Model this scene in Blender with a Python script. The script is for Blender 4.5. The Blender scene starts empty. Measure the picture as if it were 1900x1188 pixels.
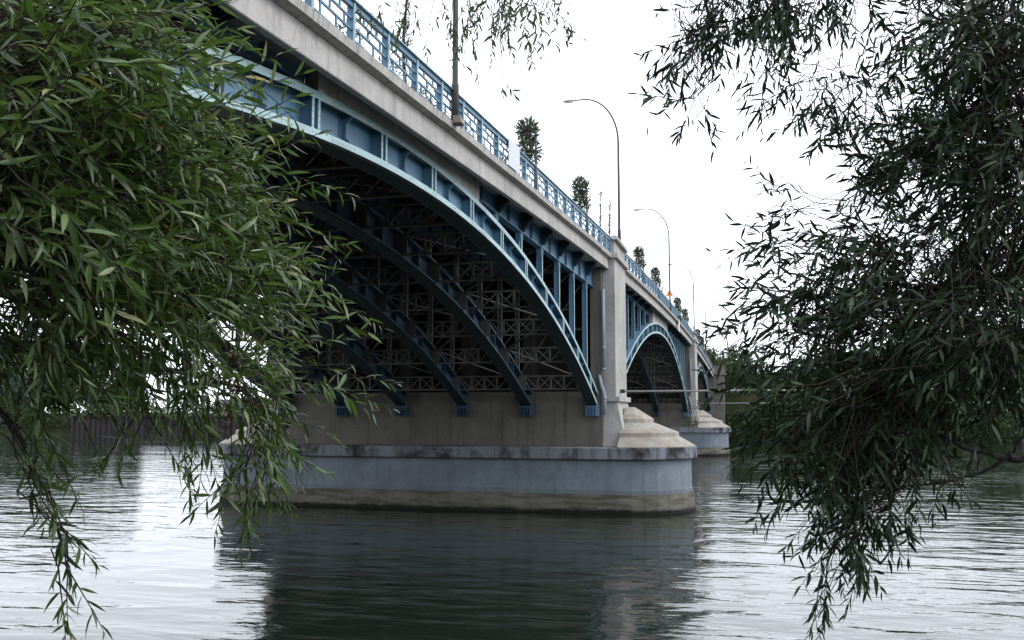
import bpy, math, random
import numpy as np
from mathutils import Vector, Matrix

# ------------------------------------------------------------------ scene, camera, light
S = bpy.context.scene
C = S.collection
EYE = 6.0
FPX, CX, CY, HOR = 1720.0, 950.0, 594.0, 766.0        # focal length and horizon of the photograph, in its pixels
PITCH = math.atan((HOR - CY) / FPX)
PSI = math.atan(455.0 / FPX * math.cos(PITCH))
cam_d = bpy.data.cameras.new('camera')
cam = bpy.data.objects.new('camera', cam_d); C.objects.link(cam)
cam.location = (0, 0, EYE)
cam.rotation_euler = (math.pi / 2 + PITCH, 0, PSI)
cam_d.sensor_width = 36.0
cam_d.lens = FPX / 1900.0 * 36.0
cam_d.clip_start = 0.1; cam_d.clip_end = 9000
S.camera = cam

SUN_EL, SUN_AZ = math.radians(38), math.radians(80)     # azimuth measured from +Y towards +X
W = bpy.data.worlds.new('World'); S.world = W; W.use_nodes = True
wn, wl = W.node_tree.nodes, W.node_tree.links
wn.clear()
w_out = wn.new('ShaderNodeOutputWorld'); w_bg = wn.new('ShaderNodeBackground')
w_sky = wn.new('ShaderNodeTexSky'); w_sky.sky_type = 'NISHITA'; w_sky.sun_disc = False
w_sky.sun_elevation = SUN_EL; w_sky.sun_rotation = SUN_AZ
w_mix = wn.new('ShaderNodeMix'); w_mix.data_type = 'RGBA'
w_mix.inputs[0].default_value = 0.93
w_mix.inputs[7].default_value = (17.2, 18.3, 19.9, 1)   # closed, bright cloud cover
wl.new(w_sky.outputs[0], w_mix.inputs[6]); wl.new(w_mix.outputs[2], w_bg.inputs[0])
w_bg.inputs[1].default_value = 0.115
wl.new(w_bg.outputs[0], w_out.inputs[0])
sun_d = bpy.data.lights.new('sun', 'SUN'); sun_d.energy = 1.5; sun_d.angle = math.radians(24); sun_d.color = (1, .96, .9)
sun = bpy.data.objects.new('sun', sun_d); C.objects.link(sun)
sd = Vector((math.sin(SUN_AZ) * math.cos(SUN_EL), math.cos(SUN_AZ) * math.cos(SUN_EL), math.sin(SUN_EL)))
sun.rotation_euler = sd.to_track_quat('Z', 'Y').to_euler()
S.view_settings.view_transform = 'Standard'; S.view_settings.look = 'None'
S.view_settings.exposure = 0.0; S.view_settings.gamma = 1.0; S.view_settings.use_curve_mapping = False
S.render.engine = 'CYCLES'

# ------------------------------------------------------------------ helpers
rng = np.random.default_rng(7)
random.seed(7)
_F = np.array([-math.sin(PSI) * math.cos(PITCH), math.cos(PSI) * math.cos(PITCH), math.sin(PITCH)])
_R = np.array([math.cos(PSI), math.sin(PSI), 0.0])
_U = np.cross(_R, _F)
def at(x, y, depth):
    """world point seen at photograph pixel (x, y) at that depth: used only to work out where things stand"""
    return np.array([0, 0, EYE]) + depth * ((x - CX) / FPX * _R - (y - CY) / FPX * _U + _F)
def on_x(x, y, X):
    d = (x - CX) / FPX * _R - (y - CY) / FPX * _U + _F
    return np.array([0, 0, EYE]) + d * (X / d[0])
def on_y(x, y, Y):
    d = (x - CX) / FPX * _R - (y - CY) / FPX * _U + _F
    return np.array([0, 0, EYE]) + d * (Y / d[1])

class MB:
    def __init__(s): s.v = []; s.f = []; s.m = []
    def add(s, vs, fs, mi=0):
        b = len(s.v); s.v += [tuple(map(float, p)) for p in vs]
        s.f += [tuple(b + i for i in f) for f in fs]; s.m += [mi] * len(fs)
    def box(s, x0, x1, y0, y1, z0, z1, mi=0):
        vs = [(x0,y0,z0),(x1,y0,z0),(x1,y1,z0),(x0,y1,z0),(x0,y0,z1),(x1,y0,z1),(x1,y1,z1),(x0,y1,z1)]
        s.add(vs, [(0,3,2,1),(4,5,6,7),(0,1,5,4),(1,2,6,5),(2,3,7,6),(3,0,4,7)], mi)
    def hexa(s, lo, hi, mi=0):
        """lo, hi: four corners each, same winding"""
        s.add(list(lo) + list(hi), [(3,2,1,0),(4,5,6,7),(0,1,5,4),(1,2,6,5),(2,3,7,6),(3,0,4,7)], mi)
    def bar(s, a, b, w, h, up=(0,0,1), mi=0):
        a = Vector(a); b = Vector(b); d = (b - a).normalized(); up = Vector(up)
        x = d.cross(up)
        if x.length < 1e-4: x = d.cross(Vector((1,0,0)))
        x.normalize(); u = x.cross(d)
        q = [(-w/2,-h/2),(w/2,-h/2),(w/2,h/2),(-w/2,h/2)]
        s.hexa([a + x*i + u*j for i, j in q], [b + x*i + u*j for i, j in q], mi)
    def prism(s, poly, axis, t0, t1, mi=0):
        """poly: 2-D outline in the plane across axis ('x': (y,z), 'y': (x,z), 'z': (x,y))"""
        def P(p, t): return {'x': (t, p[0], p[1]), 'y': (p[0], t, p[1]), 'z': (p[0], p[1], t)}[axis]
        n = len(poly)
        s.add([P(p, t0) for p in poly] + [P(p, t1) for p in poly],
              [tuple(range(n))[::-1], tuple(range(n, 2*n))] + [(i, (i+1) % n, n + (i+1) % n, n + i) for i in range(n)], mi)
    def loft(s, rings, closed=True, caps=True, mi=0):
        n = len(rings[0]); vs = [p for r in rings for p in r]; fs = []
        for k in range(len(rings) - 1):
            for i in range(n if closed else n - 1):
                j = (i + 1) % n
                fs.append((k*n + i, k*n + j, (k+1)*n + j, (k+1)*n + i))
        if caps:
            fs.append(tuple(range(n))[::-1]); fs.append(tuple((len(rings)-1)*n + i for i in range(n)))
        s.add(vs, fs, mi)
    def tube(s, pts, r, n=6, mi=0):
        pts = [Vector(p) for p in pts]
        rs = r if isinstance(r, (list, tuple)) else [r] * len(pts)
        rings = []; x = None
        for i, p in enumerate(pts):
            d = (pts[min(i+1, len(pts)-1)] - pts[max(i-1, 0)]).normalized()
            if x is None:
                x = d.orthogonal().normalized()
            x = (x - d * x.dot(d)); x = x.normalized() if x.length > 1e-5 else d.orthogonal().normalized()
            u = d.cross(x)
            rings.append([p + (x*math.cos(a) + u*math.sin(a)) * rs[i] for a in [2*math.pi*k/n for k in range(n)]])
        s.loft(rings, mi=mi)
    def mesh(s, name, mats, smooth=False):
        me = bpy.data.meshes.new(name)
        me.from_pydata(s.v, [], s.f)
        for m in (mats if isinstance(mats, (list, tuple)) else [mats]): me.materials.append(m)
        if any(s.m): me.polygons.foreach_set('material_index', s.m)
        if smooth: me.polygons.foreach_set('use_smooth', [True] * len(s.f))
        me.update()
        return me

WM = {}
def put(name, me, parent=None, mat=None, kind=None):
    """links mesh data (or None for an Empty) as one object; mat = its world matrix"""
    o = bpy.data.objects.new(name, me); C.objects.link(o)
    mat = mat or Matrix.Identity(4)
    WM[o.name] = mat
    if parent is not None:
        o.parent = parent
        o.matrix_parent_inverse = WM[parent.name].inverted()
    o.matrix_basis = mat
    if kind: o['kind'] = kind
    return o
def part(name, mb, mats, parent, smooth=False, kind=None, bevel=0):
    o = put(name, mb.mesh(name, mats, smooth), parent, kind=kind)
    if bevel:
        b = o.modifiers.new('bevel', 'BEVEL'); b.width = bevel; b.segments = 2; b.limit_method = 'ANGLE'; b.angle_limit = math.radians(40)
    return o
def tag(o, label, cat, group=None):
    o['label'] = label; o['category'] = cat
    if group: o['group'] = group
    return o
def empty(name, loc, label, cat, group=None):
    return tag(put(name, None, None, Matrix.Translation(loc)), label, cat, group)
def copy_tree(o, mat, parent=None, kids=None):
    """copies a thing with its parts and sub-parts, moved by mat"""
    c = o.copy(); C.objects.link(c)
    w = mat @ WM[o.name]; WM[c.name] = w
    if parent is not None:
        c.parent = parent; c.matrix_parent_inverse = WM[parent.name].inverted()
    c.matrix_basis = w
    for ch in list(o.children): copy_tree(ch, mat, c)
    return c

# ------------------------------------------------------------------ materials
def new_mat(name):
    m = bpy.data.materials.new(name); m.use_nodes = True
    nt = m.node_tree; b = nt.nodes['Principled BSDF']
    return m, nt, b
def ramp(nt, src, stops):
    r = nt.nodes.new('ShaderNodeValToRGB'); e = r.color_ramp.elements
    while len(e) < len(stops): e.new(0.5)
    for i, (p, c) in enumerate(stops):
        e[i].position = p; e[i].color = tuple(c) + (1,) if len(c) == 3 else c
    nt.links.new(src, r.inputs[0]); return r.outputs[0]
def noise(nt, scale=1.0, detail=4, rough=.55, vec=(1,1,1), dist=0.0):
    t = nt.nodes.new('ShaderNodeTexCoord'); mp = nt.nodes.new('ShaderNodeMapping'); mp.inputs[3].default_value = vec
    n = nt.nodes.new('ShaderNodeTexNoise'); n.inputs['Scale'].default_value = scale; n.inputs['Detail'].default_value = detail
    n.inputs['Roughness'].default_value = rough; n.inputs['Distortion'].default_value = dist
    nt.links.new(t.outputs['Object'], mp.inputs[0]); nt.links.new(mp.outputs[0], n.inputs['Vector'])
    return n.outputs[0]
def mixc(nt, fac, a, b, mode='MIX'):
    m = nt.nodes.new('ShaderNodeMix'); m.data_type = 'RGBA'; m.blend_type = mode
    for sock, v in ((0, fac), (6, a), (7, b)):
        if hasattr(v, 'links'): nt.links.new(v, m.inputs[sock])
        elif sock == 0: m.inputs[0].default_value = v
        else: m.inputs[sock].default_value = tuple(v) + (1,)
    return m.outputs[2]
def bump(nt, b, h, strength=.3, dist=.02):
    n = nt.nodes.new('ShaderNodeBump'); n.inputs['Strength'].default_value = strength; n.inputs['Distance'].default_value = dist
    nt.links.new(h, n.inputs['Height']); nt.links.new(n.outputs[0], b.inputs['Normal'])

def concrete(name, c, dark, streak=.5, rust=None, moss=None, sc=1.0, blotch=0, rustk=.75):
    m, nt, b = new_mat(name)
    n1 = noise(nt, .55 * sc, 6, .65)
    col = mixc(nt, ramp(nt, n1, [(.3, (0,0,0)), (.7, (1,1,1))]), [x * .78 for x in c], [min(1, x * 1.14) for x in c])
    n2 = noise(nt, 1.0, 5, .7, (2.6 * sc, 2.6 * sc, .22 * sc))
    col = mixc(nt, ramp(nt, n2, [(.50, (0,0,0)), (.76, (streak, streak, streak))]), col, dark)
    if blotch:
        nb = noise(nt, .42, 5, .62, (1,1,.8), .4); col = mixc(nt, ramp(nt, nb, [(.47, (0,0,0)), (.60, (blotch,) * 3)]), col, dark)
    n3 = noise(nt, 9 * sc, 4, .7)
    col = mixc(nt, ramp(nt, n3, [(.53, (0,0,0)), (.70, (.4,.4,.4))]), col, dark)
    vt = nt.nodes.new('ShaderNodeTexCoord'); vo = nt.nodes.new('ShaderNodeTexVoronoi'); vo.feature = 'DISTANCE_TO_EDGE'; vo.inputs['Scale'].default_value = .7 * sc
    wv = mixc(nt, .12, (0,0,0), (0,0,0)); nt.links.remove(wv.node.inputs[6].links[0]) if wv.node.inputs[6].links else None
    nn = nt.nodes.new('ShaderNodeTexNoise'); nn.inputs['Scale'].default_value = 2.5; nt.links.new(vt.outputs['Object'], nn.inputs['Vector'])
    nt.links.new(vt.outputs['Object'], wv.node.inputs[6]); nt.links.new(nn.outputs[1], wv.node.inputs[7]); nt.links.new(wv, vo.inputs['Vector'])
    gate = ramp(nt, noise(nt, .9 * sc, 2, .5), [(.56, (0,0,0)), (.66, (.4,.4,.4))])
    cr = ramp(nt, vo.outputs['Distance'], [(0, (1,1,1)), (.012, (0,0,0))])
    col = mixc(nt, mixc(nt, 1.0, cr, gate, 'MULTIPLY'), col, [x * .6 for x in dark])
    if rust:
        n4 = noise(nt, 1.0, 4, .6, (1.3, 1.3, .35), .6)
        col = mixc(nt, ramp(nt, n4, [(.48, (0,0,0)), (.66, (rustk,) * 3)]), col, rust)
    if moss:
        n5 = noise(nt, 1.0, 4, .6, (.5, .5, 3.0), .4)
        col = mixc(nt, ramp(nt, n5, [(.45, (0,0,0)), (.6, (.8,.8,.8))]), col, moss)
    nt.links.new(col, b.inputs['Base Color']); b.inputs['Roughness'].default_value = .9
    b.inputs['Specular IOR Level'].default_value = .25
    bump(nt, b, n3, .35, .02)
    return m
def paint(name, c, rough=.5, grime=.35, dark=(.03,.035,.035)):
    m, nt, b = new_mat(name)
    n1 = noise(nt, .8, 5, .6)
    col = mixc(nt, ramp(nt, n1, [(.3, (0,0,0)), (.7, (1,1,1))]), [x * .86 for x in c], [x * 1.1 for x in c])
    n2 = noise(nt, 1.0, 5, .7, (5, 5, .7))
    col = mixc(nt, ramp(nt, n2, [(.55, (0,0,0)), (.8, (grime,) * 3)]), col, dark)
    n3 = noise(nt, 1.0, 6, .75, (3.2, 3.2, .8), .5)
    col = mixc(nt, ramp(nt, n3, [(.60, (0,0,0)), (.72, (.6,.6,.6))]), col, (.075,.045,.03))
    nt.links.new(col, b.inputs['Base Color']); b.inputs['Roughness'].default_value = rough
    b.inputs['Specular IOR Level'].default_value = .35
    return m
def plain(name, c, rough=.7, metal=0.0, var=.25):
    m, nt, b = new_mat(name)
    n1 = noise(nt, 3.0, 4, .6)
    col = mixc(nt, n1, [x * (1 - var) for x in c], [min(1, x * (1 + var)) for x in c])
    nt.links.new(col, b.inputs['Base Color']); b.inputs['Roughness'].default_value = rough; b.inputs['Metallic'].default_value = metal
    return m
def leaf_mat(name, stops, trans=.25, rough=.45, spec=.3):
    m, nt, b = new_mat(name)
    g = nt.nodes.new('ShaderNodeNewGeometry'); oi = nt.nodes.new('ShaderNodeObjectInfo')
    a = nt.nodes.new('ShaderNodeMath'); a.operation = 'ADD'
    fr = nt.nodes.new('ShaderNodeMath'); fr.operation = 'FRACT'
    nt.links.new(g.outputs['Random Per Island'], a.inputs[0]); nt.links.new(oi.outputs['Random'], a.inputs[1]); nt.links.new(a.outputs[0], fr.inputs[0])
    col = ramp(nt, fr.outputs[0], stops)
    nt.links.new(col, b.inputs['Base Color']); b.inputs['Roughness'].default_value = rough; b.inputs['Specular IOR Level'].default_value = spec
    tr = nt.nodes.new('ShaderNodeBsdfTranslucent'); mx = nt.nodes.new('ShaderNodeMixShader')
    mc = mixc(nt, .6, (.16, .26, .04), col)
    nt.links.new(mc, tr.inputs[0])
    mx.inputs[0].default_value = trans
    nt.links.new(b.outputs[0], mx.inputs[1]); nt.links.new(tr.outputs[0], mx.inputs[2])
    nt.links.new(mx.outputs[0], nt.nodes['Material Output'].inputs[0])
    return m

M = {}
M['fascia'] = concrete('fascia concrete', (.40,.38,.365), (.11,.10,.094), .6, sc=1.1)
M['curb'] = concrete('curb concrete', (.40,.38,.36), (.045,.04,.036), .8, sc=2.2)
M['slab'] = concrete('slab concrete', (.34,.355,.355), (.12,.12,.12), .4)
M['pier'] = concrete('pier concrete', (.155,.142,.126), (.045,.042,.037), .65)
M['dark'] = concrete('shade darkened concrete', (.032,.029,.027), (.015,.014,.013), .5)  # darker concrete copy, the shade below the deck put into its colour
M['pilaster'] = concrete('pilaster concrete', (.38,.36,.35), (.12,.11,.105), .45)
M['tier'] = concrete('weathered cutwater concrete', (.34,.315,.28), (.10,.09,.08), .5, rust=(.22,.15,.10), rustk=.45, blotch=.25)
M['cap'] = concrete('stained cap concrete', (.20,.21,.235), (.012,.012,.014), .9, sc=.9, blotch=.9)
M['shaft'] = concrete('blue grey pier shaft', (.182,.212,.248), (.07,.077,.083), .5, blotch=.2)
M['footing'] = concrete('mossy footing concrete', (.17,.16,.135), (.04,.037,.03), .6, blotch=.3, moss=(.06,.06,.035))
def wet_band(m, z0, z1, tone):
    nt = m.node_tree; b = nt.nodes['Principled BSDF']; old = b.inputs['Base Color'].links[0].from_socket
    t = nt.nodes.new('ShaderNodeTexCoord'); sx = nt.nodes.new('ShaderNodeSeparateXYZ'); nt.links.new(t.outputs['Object'], sx.inputs[0])
    n = noise(nt, 1.0, 5, .65, (.9, .9, 2.0)); a = nt.nodes.new('ShaderNodeMath'); a.operation = 'MULTIPLY_ADD'; a.inputs[1].default_value = -.5
    nt.links.new(n, a.inputs[0]); nt.links.new(sx.outputs[2], a.inputs[2])
    r = ramp(nt, a.outputs[0], [(0, (1,1,1)), (1, (0,0,0))]); e = r.node.color_ramp.elements
    mr = nt.nodes.new('ShaderNodeMapRange'); mr.inputs[1].default_value = z0 - .25; mr.inputs[2].default_value = z1 - .25; nt.links.new(a.outputs[0], mr.inputs[0]); nt.links.new(mr.outputs[0], r.node.inputs[0])
    nt.links.new(mixc(nt, r, old, tone), b.inputs['Base Color'])
wet_band(M['footing'], .16, .34, (.012,.013,.009))
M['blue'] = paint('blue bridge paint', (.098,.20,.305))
M['inner'] = paint('shade darkened grimy inner blue', (.04,.085,.13), .6, .6)  # same blue darkened for the shade between the ribs, with heavier grime
M['pale'] = paint('pale turquoise bridge paint', (.31,.44,.455), .5, .3, (.1,.12,.11))
M['rail'] = paint('blue railing paint', (.085,.175,.255), .45, .3)
M['railtop'] = paint('paler railing paint', (.21,.33,.39), .45, .3)  # paler tone for the top rail and outer post strips
M['darkblue'] = paint('shade darkened teal bridge paint', (.016,.034,.042))  # bridge paint with underside shade put into the colour; brackets share it
M['greysteel'] = paint('grey steelwork', (.125,.118,.11), .65, .5)
M['darksteel'] = paint('shade darkened steelwork', (.055,.052,.049), .7, .5)  # darker steel copy, gloom under the slab painted into it
M['rivet'] = plain('shade darkened rivet paint', (.04,.07,.09), .5)  # darker than the plates: shade around the heads put into the colour
M['pipe'] = paint('grey blue pipe', (.24,.28,.33), .5, .3)
M['lamp'] = plain('galvanised lamp post', (.045,.044,.043), .85, .0)
M['lamphead'] = plain('lamp head', (.16,.18,.19), .5)
M['glass'] = plain('lamp glass', (.5,.5,.46), .3)
M['white'] = plain('white board', (.50,.52,.55), .5, var=.04)
M['asphalt'] = plain('asphalt', (.05,.05,.05), .9)
M['pale_rod'] = plain('pale rod', (.38,.38,.38), .6)
M['black'] = plain('black cable', (.02,.02,.02), .6)
M['orange'] = plain('orange sign', (.55,.22,.06), .5, var=.06)
M['bark'] = plain('dark willow bark', (.019,.015,.012), .9)
M['twig'] = plain('twig', (.020,.015,.010), .9)
_m = M['bark']; _nt = _m.node_tree; bump(_nt, _nt.nodes['Principled BSDF'], noise(_nt, 1.0, 6, .7, (22, 22, 4), .6), .9, .03)
M['pot'] = plain('planter metal', (.1,.105,.11), .6)
M['beige'] = concrete('beige block', (.26,.22,.18), (.15,.12,.1), .3)
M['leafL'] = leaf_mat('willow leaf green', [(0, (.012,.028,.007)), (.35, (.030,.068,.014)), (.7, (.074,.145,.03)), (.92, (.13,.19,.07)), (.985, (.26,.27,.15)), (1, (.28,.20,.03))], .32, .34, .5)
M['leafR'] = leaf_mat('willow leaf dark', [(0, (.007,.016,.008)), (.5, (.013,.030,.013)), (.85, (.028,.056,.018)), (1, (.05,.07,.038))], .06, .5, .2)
M['leafT'] = leaf_mat('hanging leaf', [(0, (.03,.055,.022)), (.6, (.05,.085,.03)), (1, (.1,.13,.05))], .25)
M['tree1'] = leaf_mat('far tree green', [(0, (.02,.04,.018)), (.6, (.035,.06,.025)), (1, (.06,.09,.04))], .1, .8, .1)
M['tree2'] = leaf_mat('far tree olive', [(0, (.03,.045,.02)), (.6, (.05,.07,.03)), (1, (.08,.1,.045))], .1, .8, .1)
M['tree3'] = leaf_mat('far silver green tree', [(0, (.04,.065,.05)), (.6, (.065,.095,.075)), (1, (.09,.125,.095))], .1, .8, .1)
M['planter'] = leaf_mat('planter foliage', [(0, (.014,.03,.014)), (.6, (.03,.055,.026)), (.9, (.07,.09,.04)), (1, (.14,.10,.05))], .1)

# water
def water_mat():
    m, nt, b = new_mat('river water')
    b.inputs['Base Color'].default_value = (.010,.016,.011,1)
    b.inputs['Roughness'].default_value = .03; b.inputs['IOR'].default_value = 1.48
    b.inputs['Specular IOR Level'].default_value = .5
    h1 = noise(nt, .5, 2, .45, (.55,1.2,1), .4)
    h2 = noise(nt, 1.7, 3, .5, (.5,1.3,1), .3)
    h3 = noise(nt, 5.5, 2, .5)
    def mul(s, k):
        x = nt.nodes.new('ShaderNodeMath'); x.operation = 'MULTIPLY'; x.inputs[1].default_value = k; nt.links.new(s, x.inputs[0]); return x.outputs[0]
    def add(p, q):
        x = nt.nodes.new('ShaderNodeMath'); x.operation = 'ADD'; nt.links.new(p, x.inputs[0]); nt.links.new(q, x.inputs[1]); return x.outputs[0]
    h = add(add(mul(h1, .10), mul(h2, .022)), mul(h3, .0014))
    pt = ramp(nt, noise(nt, .045, 3, .5, (.7,1.3,1), .5), [(.38, (.55,.55,.55)), (.62, (1.25,1.25,1.25))])
    mm = nt.nodes.new('ShaderNodeMath'); mm.operation = 'MULTIPLY'; nt.links.new(h, mm.inputs[0]); nt.links.new(pt, mm.inputs[1]); h = mm.outputs[0]
    bump(nt, b, h, 1.0, 1.0)
    return m
M['water'] = water_mat()
def ground_mat(name, a, c):
    m, nt, b = new_mat(name)
    n1 = noise(nt, .35, 6, .65); n2 = noise(nt, 6, 3, .6)
    col = mixc(nt, ramp(nt, n1, [(.35,(0,0,0)),(.65,(1,1,1))]), a, c)
    nt.links.new(col, b.inputs['Base Color']); b.inputs['Roughness'].default_value = 1; b.inputs['Specular IOR Level'].default_value = .1
    bump(nt, b, n2, .6, .1)
    return m
M['bank'] = ground_mat('bank grass and earth', (.018,.028,.011), (.034,.034,.02))

# ------------------------------------------------------------------ river and banks
mb = MB(); mb.add([(-4000,-400,0),(4000,-400,0),(4000,460,0),(-4000,460,0)], [(0,1,2,3)])
put('river', mb.mesh('river', M['water']), kind='structure')
def grid(name, xs, ys, fz, mat):
    mb = MB(); n = len(ys)
    mb.add([(x, y, fz(x, y)) for x in xs for y in ys],
           [(i*n + j, (i+1)*n + j, (i+1)*n + j + 1, i*n + j + 1) for i in range(len(xs)-1) for j in range(n-1)])
    return put(name, mb.mesh(name, mat, True), kind='structure')
def sm(a, b, t):
    t = max(0, min(1, (t - a) / (b - a))); return t * t * (3 - 2 * t)
def shore(x): return 206.0 + .04 * max(0, -x - 40) + .08 * max(0, x - 20)
def far_z(x, y):
    s = shore(x)
    z = -2 + 6.2 * sm(s - 3, s + 7, y)
    emb = (1 - sm(14, 30, abs(x + 20.2))) * sm(204, 209, y)
    z = max(z, z + emb * (14.4 - z))
    return z + .25 * math.sin(x * .31) * math.sin(y * .27) * (1 if y > s + 4 else .3)
xs = [-4000,-1500,-700,-400] + list(range(-300, 181, 4)) + [300,600,1500,4000]
ys = [196] + list(np.arange(200, 232, 2.)) + [236,242,250,265,290,340,420,600,1000,2000,6000]
grid('far_bank', xs, ys, far_z, M['bank'])
def near_z(x, y): return 4.35 - 5.6 * sm(4, 15, y + .6 * math.sin(x * .4)) + .12 * math.sin(x * .9) * math.sin(y * 1.1)
grid('near_bank', [-900,-200,-80] + list(range(-40, 41, 2)) + [80,200,900], [-400,-100,-40] + list(range(-20, 19, 1)), near_z, M['bank'])

# ------------------------------------------------------------------ the bridge
XC = -20.2                                  # axis of the bridge
def rt(Y): return 17.7 - 2.8e-4 * (Y - 111) ** 2       # top of the railing
RIBS = [-9.8 - 4.15 * k for k in range(6)]
# span: centre, half span, crown of the lower edge, curvature
SPANS = [dict(c=26.5, h=30.2, a=12.63, k=.0069, n=15), dict(c=98.5, h=36.0, a=14.1, k=.0063, n=18), dict(c=170.5, h=30.2, a=13.45, k=.0079, n=15)]
def low(s, Y): return s['a'] - s['k'] * (Y - s['c']) ** 2
def dep(s, Y): return 1.06 - .16 * ((Y - s['c']) / s['h']) ** 2
def upp(s, Y): return low(s, Y) + dep(s, Y)
for s in SPANS:
    n = s['n']; p = 2 * s['h'] / n * .985
    s['st'] = [s['c'] + (i - (n - 1) / 2) * p for i in range(n)]
    s['p'] = p
def soffit(Y):
    q = 0.0
    for s in SPANS:
        if abs(Y - s['c']) < s['h']: q = 1 - ((Y - s['c']) / s['h']) ** 2
    return rt(Y) - 1.84 + .30 * q
Y0, Y1 = -3.7, 200.7

bridge = empty('arch_bridge', (XC, 98.5, 0), 'long road bridge of blue riveted steel arches standing on grey concrete river piers', 'bridge')

def sweep(name, prof, ys, mats, parent, zf=rt, bevel=0):
    """prof: closed outline (X, Z offset) carried along Y on the curve zf"""
    mb = MB(); mb.loft([[(x, y, zf(y) + z) for x, z in prof] for y in ys])
    return part(name, mb, mats, parent, bevel=bevel)
def ylist(a, b, step=2.0):
    n = max(2, int(math.ceil((b - a) / step)) + 1); return list(np.linspace(a, b, n))
def mir(prof): return [(2 * XC - x, z) for x, z in prof][::-1]

# deck: slab, fascia beams and curbs run between the pilasters of each span
def deck(a, b):
    ys = ylist(a, b)
    mb = MB(); mb.loft([[(-31.43, y, soffit(y)), (-9.83, y, soffit(y)), (-9.83, y, rt(y) - 1.27), (-31.43, y, rt(y) - 1.27)] for y in ys])
    part('deck_slab', mb, M['dark'], bridge)  # inner slab in the concrete with shade painted in
    mb = MB(); mb.loft([[(-9.828, y, soffit(y)), (-8.97, y, soffit(y)), (-8.97, y, rt(y) - 1.27), (-9.828, y, rt(y) - 1.27)] for y in ys])
    part('cantilever_slab', mb, M['slab'], bridge)
    sweep('road_surface', [(-28.6,-1.266),(-11.8,-1.266),(-11.8,-1.22),(-28.6,-1.22)], ys, M['asphalt'], bridge)
    for f in (lambda p: p, mir):
        sweep('pavement', f([(-11.79,-1.268),(-8.98,-1.268),(-8.98,-1.08),(-11.79,-1.08)]), ys, M['slab'], bridge)
    for f in (lambda p: p, mir):
        # fascia in lengths with open joints
        cuts = list(np.arange(a, b - 4, 8.1)) + [b]
        for i in range(len(cuts) - 1):
            sweep('fascia_beam', f([(-8.965,-1.94),(-8.8,-1.94),(-8.78,-1.92),(-8.8,-1.285),(-8.965,-1.285)]), ylist(cuts[i] + (.012 if i else 0), cuts[i+1]), M['fascia'], bridge)
        cuts = list(np.arange(a, b - 2, 4.05)) + [b]
        for i in range(len(cuts) - 1):
            j = random.uniform(-.012, .012)
            sweep('curb_stone', f([(-8.96,-1.28),(-8.82,-1.28),(-8.55+j,-1.23+j),(-8.535+j,-1.02+j),(-8.56+j,-1.0+j),(-8.96,-1.0+j)]), ylist(cuts[i] + (.02 if i else 0), cuts[i+1], 1.4), M['curb'], bridge)
PIERS = [59.6, 137.4]
PW, PP = 2.9, 2.45                         # half thickness of pier wall, half width of pilaster
edges = [Y0] + [v for p in PIERS for v in (p - PP, p + PP)] + [Y1]
for i in range(3): deck(edges[2*i], edges[2*i+1])
for p in PIERS:
    ys = [p - PP + .003, p, p + PP - .003]
    sweep('pier_deck_slab', [(-31.5,-1.85),(-8.99,-1.85),(-8.99,-1.1),(-31.5,-1.1)], ys, M['slab'], bridge)

# arch ribs
def channel(z0, zs, hw, lip, t):
    """(x, z) outline of a flange plate at z0 with two lips reaching zs * lip"""
    return [(-hw, z0), (hw, z0), (hw, z0 + zs*lip), (hw - t, z0 + zs*lip), (hw - t, z0 + zs*t), (-hw + t, z0 + zs*t), (-hw + t, z0 + zs*lip), (-hw, z0 + zs*lip)]
def bump_head(mb, p, axis, r=.022):
    p = Vector(p)
    if axis == 'x': a, b, c = Vector((1,0,0)), Vector((0,1,0)), Vector((0,0,1))
    else: a, b, c = Vector((0,0,-1)), Vector((1,0,0)), Vector((0,1,0))
    mb.add([p + b*r, p + c*r, p - b*r, p - c*r, p + a*r*.7], [(0,1,4),(1,2,4),(2,3,4),(3,0,4)])

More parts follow.
